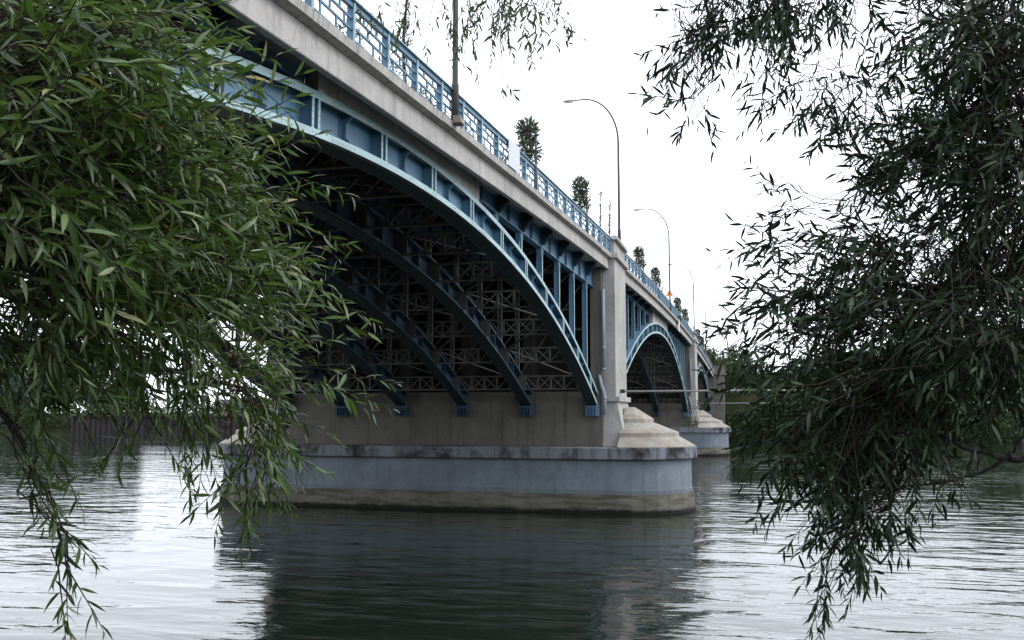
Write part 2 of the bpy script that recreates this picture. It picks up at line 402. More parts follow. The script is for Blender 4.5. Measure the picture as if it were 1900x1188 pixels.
def make_rib(si, ri):
    s = SPANS[si]; X = RIBS[ri]; outer = ri == 0; hw = .35
    ys = ylist(s['c'] - s['h'], s['c'] + s['h'], 1.25)
    mb = MB()                                                      # web with its plain stiffeners
    mb.loft([[(X - .015, y, low(s, y) + .02), (X + .015, y, low(s, y) + .02), (X + .015, y, upp(s, y) - .02), (X - .015, y, upp(s, y) - .02)] for y in ys])
    if not outer:
        for y in s['st'] + [y + s['p'] / 2 for y in s['st'][:-1]]:
            mb.hexa([(X - .3, y - .02, low(s, y) + .04), (X + .3, y - .02, low(s, y) + .04), (X + .3, y + .02, low(s, y) + .04), (X - .3, y + .02, low(s, y) + .04)],
                    [(X - .3, y - .02, upp(s, y) - .04), (X + .3, y - .02, upp(s, y) - .04), (X + .3, y + .02, upp(s, y) - .04), (X - .3, y + .02, upp(s, y) - .04)])
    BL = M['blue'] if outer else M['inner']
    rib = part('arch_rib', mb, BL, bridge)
    for nm, zf, zs in (('bottom_flange', low, 1), ('top_flange', upp, -1)):
        mb = MB()
        for (x0, x1) in ((-hw + .026, -.02), (.02, hw - .026)) if False else ((-hw + .026, hw - .026),):
            mb.loft([[(X + x0, y, zf(s, y)), (X + x1, y, zf(s, y)), (X + x1, y, zf(s, y) + zs*.035), (X + x0, y, zf(s, y) + zs*.035)] for y in ys])
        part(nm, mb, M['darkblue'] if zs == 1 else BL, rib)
        for sx in (1, -1):
            mb = MB(); lip = .17 if outer else .10
            xa, xb = X + sx * (hw - .022), X + sx * hw
            mb.loft([[(xa, y, zf(s, y) - zs*.006), (xb, y, zf(s, y) - zs*.006), (xb, y, zf(s, y) + zs*lip), (xa, y, zf(s, y) + zs*lip)] for y in ys])
            part('edge_angle', mb, M['pale'] if outer and sx == 1 else BL, rib)
    # cover plates that thicken the underside
    mb = MB(); yy = ylist(s['c'] - s['h'] * .78, s['c'] + s['h'] * .78, 1.25)
    mb.loft([[(X - .28, y, low(s, y) - .03), (X + .28, y, low(s, y) - .03), (X + .28, y, low(s, y) - .004), (X - .28, y, low(s, y) - .004)] for y in yy])
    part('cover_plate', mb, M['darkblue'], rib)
    # bearing shoe
    for sy in (-1, 1):
        ye = s['c'] + sy * s['h']; z = low(s, ye)
        mb = MB()
        mb.box(X - .42, X + .42, ye - .02 if sy < 0 else ye - .34, ye + .34 if sy < 0 else ye + .02, z - .55, z + .1)
        for dx in (-.3, -.1, .1, .3): mb.box(X + dx - .02, X + dx + .02, min(ye, ye - sy*.5), max(ye, ye - sy*.5), z - .5, z - .02)
        part('bearing_shoe', mb, BL, rib)
    if not outer: return rib
    # outer face: pale double angles at the panel points, dark gusset stiffeners between them
    for y in s['st']:
        z0, z1 = low(s, y) + .165, upp(s, y) - .165
        mb = MB()
        for dy in (-.15, .15):
            o = dy * s['k'] * -2 * (y - s['c'])
            mb.box(X + hw - .03, X + hw - .004, y + dy - .048, y + dy + .048, z0 + o - .03, z1 + o + .03)
        part('double_angle', mb, M['pale'], rib)
        mb = MB(); mb.box(X + .016, X + hw - .032, y - .13, y - .10, z0 - .1, z1 + .1); mb.box(X + .016, X + hw - .032, y + .10, y + .13, z0 - .1, z1 + .1)
        part('stiffener_plate', mb, M['blue'], rib)
    for y in [y + s['p'] / 2 for y in s['st'][:-1]]:
        z0, z1 = low(s, y) + .04, upp(s, y) - .04
        mb = MB()
        mb.prism([(X + .016, z0), (X + hw - .03, z0), (X + hw - .04, z0 + .14), (X + .16, z0 + .32), (X + .16, z1 - .32), (X + hw - .04, z1 - .14), (X + hw - .03, z1), (X + .016, z1)], 'y', y - .02, y + .02)
        mb.box(X + .017, X + .04, y - .14, y - .022, z0 + .1, z1 - .1)
        part('gusset_stiffener', mb, M['blue'], rib)
    # rivets
    if si < 2:
        mb = MB()
        for y in s['st']:
            for dy in (-.17, 0, .17):
                bump_head(mb, (X + hw, y + dy, low(s, y + dy) + .08), 'x'); bump_head(mb, (X + hw, y + dy, upp(s, y + dy) - .08), 'x')
            for dy in (-.15, .15):
                for t in np.linspace(.2, .8, 5):
                    bump_head(mb, (X + hw - .003, y + dy, low(s, y) + t * dep(s, y)), 'x', .018)
            ym = y + s['p'] / 2
            for dy in (-.08, .08):
                bump_head(mb, (X + hw, ym + dy, low(s, ym + dy) + .08), 'x'); bump_head(mb, (X + hw, ym + dy, upp(s, ym + dy) - .08), 'x')
            for t in np.linspace(.14, .86, 11):
                bump_head(mb, (X + .041, ym - .11, low(s, ym) + t * dep(s, ym)), 'x', .022); bump_head(mb, (X + .041, ym - .06, low(s, ym) + (t + .02) * dep(s, ym)), 'x', .022)
        if si == 0:
            for k in (2, 5, 8, 11):                                   # splice plates
                y = s['st'][k] + .9
                for j in range(7):
                    bump_head(mb, (X + hw + .006, y + j * .12, low(s, y + j * .12) + .06), 'x'); bump_head(mb, (X + hw + .006, y + j * .12, upp(s, y + j * .12) - .06), 'x')
            for y in np.arange(6, 40, .16):
                for dx in (-.31, -.22, -.08, .08, .22, .31):
                    bump_head(mb, (X + dx, y, low(s, y) - (.03 if abs(dx) < .25 else .006)), 'z', .026)
        part('rivets', mb, M['rivet'], rib, kind='stuff')
    if si == 0:
        for k in (2, 5, 8, 11):
            y = s['st'][k] + .8
            for zf, a, b in ((low, .01, .15), (upp, -.15, -.01)):
                mb = MB(); yy = ylist(y, y + 1.0, .5)
                mb.loft([[(X + hw + .001, q, zf(s, q) + a), (X + hw + .007, q, zf(s, q) + a), (X + hw + .007, q, zf(s, q) + b), (X + hw + .001, q, zf(s, q) + b)] for q in yy])
                part('splice_plate', mb, M['pale'], rib)
    return rib
for si in range(3):
    for ri in range(6): make_rib(si, ri)

# girders under the slab, columns between girder and rib
def gbot(s, Y): return min(soffit(Y) - .35, max(s['a'] + 1.16, soffit(s['c'] - s['h'] * .55) - .62))
for si, s in enumerate(SPANS):
    for ri, X in enumerate(RIBS):
        outer = ri == 0
        ys = ylist(s['c'] - s['h'], s['c'] + s['h'], 2)
        mb = MB(); mb.loft([[(X - .02, y, gbot(s, y)), (X + .02, y, gbot(s, y)), (X + .02, y, soffit(y) - .004), (X - .02, y, soffit(y) - .004)] for y in ys])
        for y in s['st'] + [y + s['p'] / 2 for y in s['st'][:-1]]:
            mb.box(X - .14, X + .14, y - .02, y + .02, gbot(s, y) + .01, soffit(y) - .01)
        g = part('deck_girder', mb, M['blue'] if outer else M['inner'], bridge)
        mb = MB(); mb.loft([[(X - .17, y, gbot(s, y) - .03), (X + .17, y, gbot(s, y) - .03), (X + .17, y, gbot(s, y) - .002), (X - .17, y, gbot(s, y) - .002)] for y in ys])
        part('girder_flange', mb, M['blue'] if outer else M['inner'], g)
        if outer:
            mb = MB(); mb.loft([[(X + .021, y, soffit(y) - .20), (X + .045, y, soffit(y) - .20), (X + .045, y, soffit(y) - .02), (X + .021, y, soffit(y) - .02)] for y in ys])
            part('girder_angle', mb, M['blue'], g)
            mb = MB()
            for y in np.arange(s['c'] - s['h'] + .1, s['c'] + s['h'], .22):
                bump_head(mb, (X + .045, y, soffit(y) - .07), 'x', .022); bump_head(mb, (X + .045, y + .1, soffit(y) - .15), 'x', .022)
            part('rivets', mb, M['rivet'], g, kind='stuff')
            for y in s['st']:
                if s['c'] - s['h'] * .30 < y < s['c'] + s['h'] * .2: continue
                zb = max(gbot(s, y), soffit(y) - .85)
                mb = MB(); mb.prism([(X + .141, zb + .02), (X + .22, zb + .02), (X + .66, soffit(y) - .22), (X + .66, soffit(y) - .006), (X + .141, soffit(y) - .006)], 'y', y - .11, y - .07)
                mb.prism([(X + .141, zb + .02), (X + .22, zb + .02), (X + .66, soffit(y) - .22), (X + .66, soffit(y) - .006), (X + .141, soffit(y) - .006)], 'y', y + .07, y + .11)
                part('bracket', mb, M['darkblue'], g)
                mb = MB(); mb.tube([(X + .70, y + .02, soffit(y) - .06), (X + .70, y + .13, soffit(y) - .06)], .05, 8)
                part('drain_end', mb, M['tier'], g)
        for y in s['st']:
            z0, z1 = upp(s, y) + .003, gbot(s, y) - .034
            if z1 - z0 < .5: continue
            mb = MB(); d = .12 if outer else .10
            mb.box(X - d, X + d, y - .015, y + .015, z0, z1)
            mb.box(X - d - .022, X - d - .001, y - .09, y + .09, z0, z1)
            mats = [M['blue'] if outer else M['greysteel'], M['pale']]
            if outer:
                mb.box(X + d + .001, X + d + .022, y - .07, y + .07, z0, z1 - .55, 1)
                for sy in (-1, 1):                                      # forked head
                    mb.hexa([(X + d + .001, y + sy*.03 - .025, z1 - .55), (X + d + .022, y + sy*.03 - .025, z1 - .55), (X + d + .022, y + sy*.03 + .025, z1 - .55), (X + d + .001, y + sy*.03 + .025, z1 - .55)],
                            [(X + d + .001, y + sy*.17 - .025, z1), (X + d + .022, y + sy*.17 - .025, z1), (X + d + .022, y + sy*.17 + .025, z1), (X + d + .001, y + sy*.17 + .025, z1)], 1)
                mb.prism([(y - .02, z1 - .6), (y + .02, z1 - .6), (y + .2, z1), (y - .2, z1)], 'x', X - d + .01, X + d - .01)
                sl = 2 * s['k'] * (y - s['c'])
                mb.prism([(y - .5, z0 + sl*.5 + .0), (y + .03, z0 + .02), (y + .03, z0 + 1.0)] if sl > 0 else [(y + .5, z0 - sl*.5), (y - .03, z0 + 1.0), (y - .03, z0 + .02)], 'x', X + .03, X + .07)
            else:
                mb.box(X + d + .001, X + d + .022, y - .09, y + .09, z0, z1)
            part('spandrel_column', mb, mats, bridge)
    # concrete edge beam where the crown meets the slab
    a, b = s['c'] - s['h'] * .26, s['c'] + s['h'] * .16
    X = RIBS[0]
    mb = MB(); mb.loft([[(X + .05, y, upp(s, y) - .05), (X + .335, y, upp(s, y) - .05), (X + .335, y, soffit(y) - .004), (X + .05, y, soffit(y) - .004)] for y in ylist(a, b, 1.5)])
    part('crown_beam', mb, M['fascia'], bridge)

# cross trusses between ribs
def truss_mesh(L, H, simple):
    mb = MB()
    mb.box(.1, L - .1, -.07, .07, 0, .085); mb.box(.1, L - .1, -.07, .07, H - .085, H)
    n = 4; w = (L - .9) / n
    for i in range(n + 1): mb.box(.45 + i*w - .055, .45 + i*w + .055, -.04, .04, .08, H - .08)
    for i in range(n):
        a, b = (.05, H - .05) if i % 2 else (H - .05, .05)
        mb.bar((.45 + i*w, 0, a), (.45 + (i+1)*w, 0, b), .06, .10, (0,1,0))
        if i in (1, 2): mb.bar((.45 + i*w, .035, b), (.45 + (i+1)*w, .07, a), .03, .10, (0,1,0))
    if simple:
        for x0, x1 in ((0, .38), (L - .38, L)): mb.box(x0, x1, -.10, -.075, -.03, H + .05)
    return mb.mesh('cross_truss', M['greysteel'])
LT = 4.15 - .07
tr_full, tr_simple = truss_mesh(LT, .86, False), truss_mesh(LT, .86, True)
mbp = MB(); mbp.hexa([(.0,-.10,-.03),(.40,-.10,-.03),(.40,-.075,-.03),(.0,-.075,-.03)], [(.0,-.10,.94),(.46,-.10,.86),(.46,-.075,.86),(.0,-.075,.94)])
plate_l = mbp.mesh('end_plate', M['greysteel'])
mbp = MB(); mbp.hexa([(LT-.40,-.10,-.03),(LT,-.10,-.03),(LT,-.075,-.03),(LT-.40,-.075,-.03)], [(LT-.46,-.10,.86),(LT,-.10,.94),(LT,-.075,.94),(LT-.46,-.075,.86)])
plate_r = mbp.mesh('end_plate', M['greysteel'])
for si, s in enumerate(SPANS):
    for bay in range(5):
        for y in s['st']:
            m4 = Matrix.Translation((RIBS[bay + 1] + .035, y, low(s, y) + .06))
            o = put('cross_truss', tr_full if si == 0 else tr_simple, bridge, m4)
            if si == 0:
                put('end_plate', plate_l, o, m4); put('end_plate', plate_r, o, m4)
        for i in range(s['n'] - 1):
            y0, y1 = s['st'][i], s['st'][i+1]
            a, b = (RIBS[bay] - .4, RIBS[bay + 1] + .4)
            if i % 2: a, b = b, a
            mb = MB(); mb.bar((a, y0, upp(s, y0) - .14), (b, y1, upp(s, y1) - .14), .14, .05)
            part('lateral_brace', mb, M['greysteel'], bridge)
    for y in s['st']:                                                # cross beams under the slab and the spandrel bracing
        mb = MB(); zt = soffit(y) - .006; zb = zt - .34
        xa, xb = RIBS[-1] + .15, RIBS[0] - .15
        mb.box(xa, xb, y - .012, y + .012, zb, zt); mb.box(xa, xb, y - .1, y + .1, zb - .02, zb - .001)
        part('cross_beam', mb, M['darksteel'], bridge)
        h = gbot(s, y) - upp(s, y)
        if h > 1.6:
            for bay in range(5):
                mb = MB(); x0, x1 = RIBS[bay + 1] + .2, RIBS[bay] - .2
                mb.bar((x0, y + .03, upp(s, y) + .1), (x1, y + .03, gbot(s, y) - .1), .05, .1, (0,1,0)); mb.bar((x1, y - .03, upp(s, y) + .1), (x0, y - .03, gbot(s, y) - .1), .05, .1, (0,1,0))
                mb.box(x0, x1, y - .03, y + .03, upp(s, y) + h * .48, upp(s, y) + h * .48 + .1)
                part('sway_brace', mb, M['darksteel'], bridge)

# piers
def stadium(R, x_end, yc, n=16):
    """outline (x, y): noses at x_end (upstream, +X) and its mirror, half thickness R"""
    xr = x_end - R; xl = 2 * XC - xr
    a = np.linspace(-math.pi/2, math.pi/2, n + 1)
    return [(xr + R*math.cos(t), yc + R*math.sin(t)) for t in a] + [(xl - R*math.cos(t), yc - R*math.sin(t)) for t in a]
def slab_of(rings): 
    mb = MB(); mb.loft([[(x, y, z) for x, y in o] for o, z in rings]); return mb
def nose_tier(xc, yc, sgn, prof, n=20):
    """half-round sloping tier in front of the pilaster: prof = (radius, z) going outwards and down"""
    mb = MB(); a = np.linspace(-math.pi/2, math.pi/2, n + 1)
    rings = [[(xc + sgn*r*math.cos(t), yc + r*math.sin(t), z) for t in a] for r, z in prof]
    mb.loft(rings, closed=False, caps=False)
    m = len(prof); vs = []
    for k in range(m): vs += [rings[k][0], rings[k][-1]]
    mb.add(vs, [(2*k, 2*k+1, 2*k+3, 2*k+2) for k in range(m - 1)])
    return mb
def pilaster(parent, xo, xi, yc, zb, ledge=7.0):
    """xo outer face, xi inner end"""
    sx = 1 if xo > xi else -1
    top = rt(yc) + .12
    hp = PP
    mb = MB()
    lo_ = [(xi, yc - hp - .55, zb), (xo + sx*.75, yc - hp - .55, zb), (xo + sx*.75, yc + hp + .55, zb), (xi, yc + hp + .55, zb)]
    hi_ = [(xi, yc - hp - .02, ledge - .32), (xo + sx*.05, yc - hp - .02, ledge - .32), (xo + sx*.05, yc + hp + .02, ledge - .32), (xi, yc + hp + .02, ledge - .32)]
    mb.hexa(lo_, hi_)
    p = part('pilaster_base', mb, M['pilaster'], parent, bevel=.03)
    mb = MB(); mb.box(min(xi, xo + sx*.25), max(xi, xo + sx*.25), yc - hp - .2, yc + hp + .2, ledge - .318, ledge)
    part('pilaster_ledge', mb, M['pilaster'], parent, bevel=.02)
    zc = rt(yc) - 1.33
    mb = MB(); mb.box(min(xi, xo), max(xi, xo), yc - hp, yc + hp, ledge + .002, zc)
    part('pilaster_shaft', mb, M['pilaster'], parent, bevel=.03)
    mb = MB(); mb.box(min(xi, xo + sx*.22), max(xi, xo + sx*.22), yc - hp - .18, yc + hp + .18, zc + .002, zc + .36)
    part('string_course', mb, M['pilaster'], parent, bevel=.02)
    mb = MB(); mb.box(min(xi + sx*.1, xo - sx*.03), max(xi + sx*.1, xo - sx*.03), yc - hp + .12, yc + hp - .12, zc + .362, top - .28)
    part('pilaster_block', mb, M['pilaster'], parent, bevel=.02)
    mb = MB(); a0, a1 = xi - sx*.08, xo + sx*.2
    mb.hexa([(a0, yc - hp - .14, top - .278), (a1, yc - hp - .14, top - .278), (a1, yc + hp + .14, top - .278), (a0, yc + hp + .14, top - .278)],
            [(a0, yc - hp - .10, top), (a1 - sx*.04, yc - hp - .10, top), (a1 - sx*.04, yc + hp + .10, top), (a0, yc + hp + .10, top)])
    part('pilaster_cap', mb, M['pilaster'], parent, bevel=.02)
for yc in PIERS:
    mb = slab_of([(stadium(4.22, -3.86, yc), -3.0), (stadium(4.2, -3.88, yc), .45), (stadium(4.14, -3.93, yc), 1.14)])
    pier = part('pier', mb, M['footing'], bridge)
    mb = slab_of([(stadium(4.02, -4.03, yc), 1.145), (stadium(4.06, -4.0, yc), 1.40), (stadium(4.0, -4.05, yc), 1.42), (stadium(3.98, -4.07, yc), 3.20)])
    part('pier_shaft', mb, M['shaft'], pier)
    mb = slab_of([(stadium(4.3, -3.76, yc), 3.203), (stadium(4.36, -3.7, yc), 3.25), (stadium(4.36, -3.7, yc), 3.88), (stadium(4.30, -3.76, yc), 3.92)])
    part('pier_cap', mb, M['cap'], pier)
    for sgn, xc in ((1, -8.1), (-1, 2 * XC + 8.1)):
        for prof in ([(3.15, 4.62), (4.30, 3.96), (4.30, 3.925)], [(1.75, 5.38), (3.3, 4.78), (3.3, 4.5)], [(.55, 6.35), (1.72, 5.62), (1.72, 5.3)]):
            part('cutwater_tier', nose_tier(xc, yc, sgn, prof), M['tier'], pier)
    mb = MB(); zt = soffit(yc) - .02
    mb.box(-31.2, -9.2, yc - PW, yc + PW, 3.93, 7.3)
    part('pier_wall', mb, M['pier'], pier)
    mb = MB(); mb.box(-31.0, -9.3, yc - .3, yc + .3, 7.303, zt); part('pier_diaphragm', mb, M['dark'], pier)  # upper wall set back, its shade also put into the colour
    mb = MB(); mb.box(-9.9, -9.2, yc - PW + .02, yc + PW - .02, 7.304, zt - .003); part('pier_side_wall', mb, M['pier'], pier)
    for X in RIBS[1:]:
        mb = MB()
        for sy in (-1, 1): mb.box(X - .3, X + .3, yc + sy * 1.5 - 1.19, yc + sy * 1.5 + 1.19, 7.305, zt - .003)
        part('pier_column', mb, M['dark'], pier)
    pilaster(pier, -8.4, -9.19, yc, 3.93)
    pilaster(pier, 2*XC + 8.4, 2*XC + 9.19, yc, 3.93)
# abutments
for yc, sy in ((Y0, -1), (Y1, 1)):
    mb = MB(); ya, yb = (yc - 9, yc) if sy < 0 else (yc, yc + 9)
    mb.box(-32, -8.6, ya, yb, -2, rt(yc) - 1.1)
    ab = part('abutment', mb, M['pier'], bridge)
    for X0, X1 in ((-8.59, -6.7), (-33.7, -32.01)):
        mb = MB(); a, b = (ya + 1, yb - .6) if sy < 0 else (ya + .6, yb - 1)
        mb.box(X0, X1, a, b, -2, rt(yc) - 1.5); 
        part('abutment_pilaster', mb, M['pier'], ab, bevel=.03)
        mb = MB(); mb.box(X0 - .2, X1 + .35, a - .3, b + .3, rt(yc) - 1.498, rt(yc) - .9); mb.box(X0, X1 + .1, a, b, rt(yc) - .898, rt(yc) + .2); mb.box(X0 - .1, X1 + .25, a - .15, b + .15, rt(yc) + .202, rt(yc) + .45)
        part('abutment_cap', mb, M['pier'], ab, bevel=.03)
# rain pipes beside the pilasters
for yc, w in ((PIERS[0], 1), (PIERS[1], 1)):
    xq, yq = -9.05, yc - PW - .17
    mb = MB(); mb.tube([(xq, yq, 13.6), (xq, yq, 8.6)], .105, 10); mb.tube([(xq, yq, 10.05), (xq, yq, 9.9)], .125, 10); mb.tube([(xq, yq, 8.72), (xq, yq, 8.6)], .125, 10)
    rp = part('rain_pipe', mb, M['pipe'], bridge, smooth=True)
    mb = MB(); mb.tube([(-9.35, yq, 8.3), (-9.22, yq, 7.7), (-9.06, yq, 7.2), (-9.02, yq, 6.9), (-9.02, yq, 5.9)], .105, 10); mb.tube([(-9.02, yq, 6.95), (-9.02, yq, 6.82)], .125, 10)
    part('pipe_elbow', mb, M['pipe'], rp, smooth=True)

# ------------------------------------------------------------------ railings on the river side of the bridge
XR = -8.65
def railing(y_a, y_b, where):
    t = empty('bridge_railing', (XR, (y_a + y_b) / 2, rt((y_a + y_b) / 2) - 1.0), where, 'railing', 'blue railings along the bridge')
    n = int(round((y_b - y_a) / 2.0)); p = (y_b - y_a) / n
    sweep('top_rail', [(XR - .12,-.06),(XR + .10,-.06),(XR + .12,-.045),(XR + .10,0),(XR - .12,0)], ylist(y_a, y_b), M['railtop'], t)
    sweep('under_rail', [(XR - .05,-.19),(XR + .05,-.19),(XR + .05,-.065),(XR - .05,-.065)], ylist(y_a, y_b), M['rail'], t)
    mbp = MB(); mbp.box(-.11, .05, -.04, .04, -1.0, -.062, 0); mbp.box(.051, .07, -.055, .055, -1.0, -.064, 1)
    me = mbp.mesh('post', [M['rail'], M['railtop']])
    for i in range(n + 1):
        y = y_a + .06 + (y_b - y_a - .12) * i / n
        put('post', me, t, Matrix.Translation((XR, y, rt(y))))
    L = p - .12
    def bars():
        out = []
        for z in (-.34, -.60, -.90): out.append(((0, 0, z), (0, L, z), .05))
        for k, z0, z1 in ((.18,-.90,-.60), (.42,-.60,-.34), (.58,-.90,-.60), (.80,-.60,-.34), (.30,-.34,-.17), (.68,-.34,-.17)): out.append(((0, L*k, z0), (0, L*k, z1), .042))
        return out
    near = y_a < 50
    bm = []
    if near:
        for a, b, w in bars():
            q = MB(); q.bar(a, b, w, w, (1,0,0)); bm.append(q.mesh('bar', M['rail']))
    else:
        q = MB()
        for a, b, w in bars(): q.bar(a, b, w, w, (1,0,0))
        whole = q.mesh('lattice_panel', M['rail'])
    for i in range(n):
        y = y_a + .06 + (y_b - y_a - .12) * i / n + .06
        sl = (rt(y + L) - rt(y)) / L
        m4 = Matrix(((1,0,0,XR),(0,1,0,y),(0,sl,1,rt(y)),(0,0,0,1)))
        if near:
            if y < 9: continue
            q = MB(); q.bar((0, 0, -.955), (0, L, -.955), .05, .03, (1,0,0))
            o = put('lattice_panel', q.mesh('lattice_panel', M['rail']), t, m4)
            for me2 in bm: put('bar', me2, o, m4)
        else: put('lattice_panel', whole, t, m4)
names = ['blue steel lattice railing on the nearest span, with a white board fixed to it', 'blue lattice railing on the middle span between the two river piers', 'blue lattice railing on the farthest span, running up to the far abutment']
for i in range(3): railing(edges[2*i], edges[2*i+1], names[i])

# ------------------------------------------------------------------ street lamps
def lamp(Y, zb, H, label, base=False, X=XR + .02):
    t = empty('street_lamp', (X, Y, zb), label, 'street lamp', 'curved street lamps along the bridge')
    mb = MB(); mb.tube([(X, Y, zb), (X, Y, zb + 1.1), (X, Y, zb + 1.15), (X, Y, zb + H)], [.12, .115, .09, .075], 10)
    part('pole', mb, M['lamp'], t, smooth=True)
    mb = MB(); pts = [(X, Y, zb + H - .15)]
    for a in np.linspace(0, math.pi / 2, 12): pts.append((X - 2.35 * (1 - math.cos(a)), Y, zb + H + 3.15 * math.sin(a)))
    pts.append((X - 3.0, Y, zb + H + 3.13))
    mb.tube(pts, [.07] + [.066 - .0015*i for i in range(len(pts) - 1)], 8)
    part('arm', mb, M['lamp'], t, smooth=True)
    z = zb + H + 3.11; mb = MB()
    rings = []
    for dx, w, h0, h1 in ((-2.95, .05, -.03, .05), (-3.1, .10, -.05, .08), (-3.45, .15, -.05, .1), (-3.7, .13, -.04, .07), (-3.8, .05, -.02, .03)):
        rings.append([(X + dx, Y + w*c, z + (h1 if sn > 0 else -h0 * 1) * sn) for c, sn in [(math.cos(k*math.pi/4), math.sin(k*math.pi/4)) for k in range(8)]])
    mb.loft(rings); hd = part('lamp_head', mb, M['lamphead'], t, smooth=True)
    mb = MB(); mb.box(X - 3.68, X - 3.15, Y - .10, Y + .10, z - .1, z - .04)
    part('lamp_glass', mb, M['glass'], hd)
    if base:
        mb = MB(); mb.hexa([(X - .02, Y - .14, zb - .1), (X + .24, Y - .14, zb - .1), (X + .24, Y + .25, zb - .1), (X - .02, Y + .25, zb - .1)], [(X - .02, Y - .14, zb + .12), (X + .2, Y - .14, zb + .12), (X + .2, Y + .25, zb + .02), (X - .02, Y + .25, zb + .02)])
        part('base_block', mb, M['beige'], t)
    return t
LX = -8.5
lamp(25.6, rt(25.6) - .99, 6.6, 'nearest street lamp, thick grey post rising out of the picture', True, LX)
lamp(61.0, rt(PIERS[0]) + .125, 7.15, 'street lamp with a long curved arm standing on the nearest pier pilaster')
lamp(98.5, rt(98.5) - 1.0, 8.0, 'curved street lamp with an orange warning triangle, in the middle of the second span')
lamp(138.0, rt(137.4) + .125, 7.2, 'curved street lamp with a pale warning triangle, on the second river pier')
lamp(171.0, rt(171) - 1.0, 8.1, 'curved street lamp with a small orange triangle, on the farthest span')
lamp(212.0, far_z(-8.6, 212), 7.8, 'farthest curved street lamp, beyond the end of the bridge', False, -7.6)
# warning triangles on the lamp posts
for Y, col, lab in ((98.5, 'orange', 'orange warning triangle with a dark mark on the middle lamp post'), (138.0, 'white', 'pale warning triangle on the lamp post of the second pier'), (171.0, 'orange', 'tiny orange triangle on the farthest span lamp post')):
    z = (rt(Y) + .55) if Y != 138.0 else rt(137.4) + .65
    if Y == 98.5: z = rt(Y) + .62
    q = .42
    t = empty('warning_sign', (XR, Y - .16, z), lab, 'warning sign', 'warning triangles on lamp posts')
    mb = MB(); mb.prism([(XR - q, z), (XR + q, z), (XR, z + q * 1.74)], 'y', Y - .16, Y - .13); part('sign_plate', mb, M[col], t)
    mb = MB(); mb.box(XR - .06, XR + .06, Y - .168, Y - .162, z + .28, z + .62); mb.box(XR - .06, XR + .06, Y - .168, Y - .162, z + .12, z + .22); part('sign_symbol', mb, M['black'], t)
    mb = MB(); mb.box(XR - .12, XR + .12, Y - .129, Y - .07, z + .3, z + .36); part('sign_clamp', mb, M['lamp'], t)

# white board on the railing, marker board on the fascia, slack cable
t = empty('white_board', (-8.52, 32.9, rt(33) - 1.0), 'blank white board fixed upright to the blue railing', 'board')
ya, yb = on_x(944, 270, -8.53)[1], on_x(964, 280, -8.53)[1]
mb = MB(); mb.loft([[(-8.545, y, rt(y) - .97), (-8.52, y, rt(y) - .97), (-8.52, y, rt(y) + .05), (-8.545, y, rt(y) + .05)] for y in (ya, (ya+yb)/2, yb)]); part('panel', mb, M['white'], t, bevel=.006)
mb = MB()
for z in (-.75, -.2): mb.box(-8.585, -8.546, ya + .15, yb - .15, rt(ya) + z, rt(ya) + z + .05)
part('fixing_strap', mb, M['lamp'], t)
t = empty('gauge_board', (-8.5, 108, rt(108) - 1.9), 'narrow white upright board hung on the fascia of the middle span', 'board')
mb = MB(); mb.box(-8.52, -8.47, 107.6, 109.0, rt(108) - 2.35, rt(108) - .9); part('panel', mb, M['white'], t)
mb = MB(); mb.box(-8.56, -8.30, 107.9, 110.4, rt(108) - .85, rt(108) - .55); part('housing', mb, M['lamp'], t)
mb = MB(); mb.tube([(-8.6, y, rt(y) - .97 + .14 * abs(math.sin(y * 1.7)) ) for y in np.arange(22.2, 28.6, .3)], .014, 5)
tag(part('slack_cable', mb, M['black'], None), 'thin black cable lying loose along the curb by the nearest lamp', 'cable')

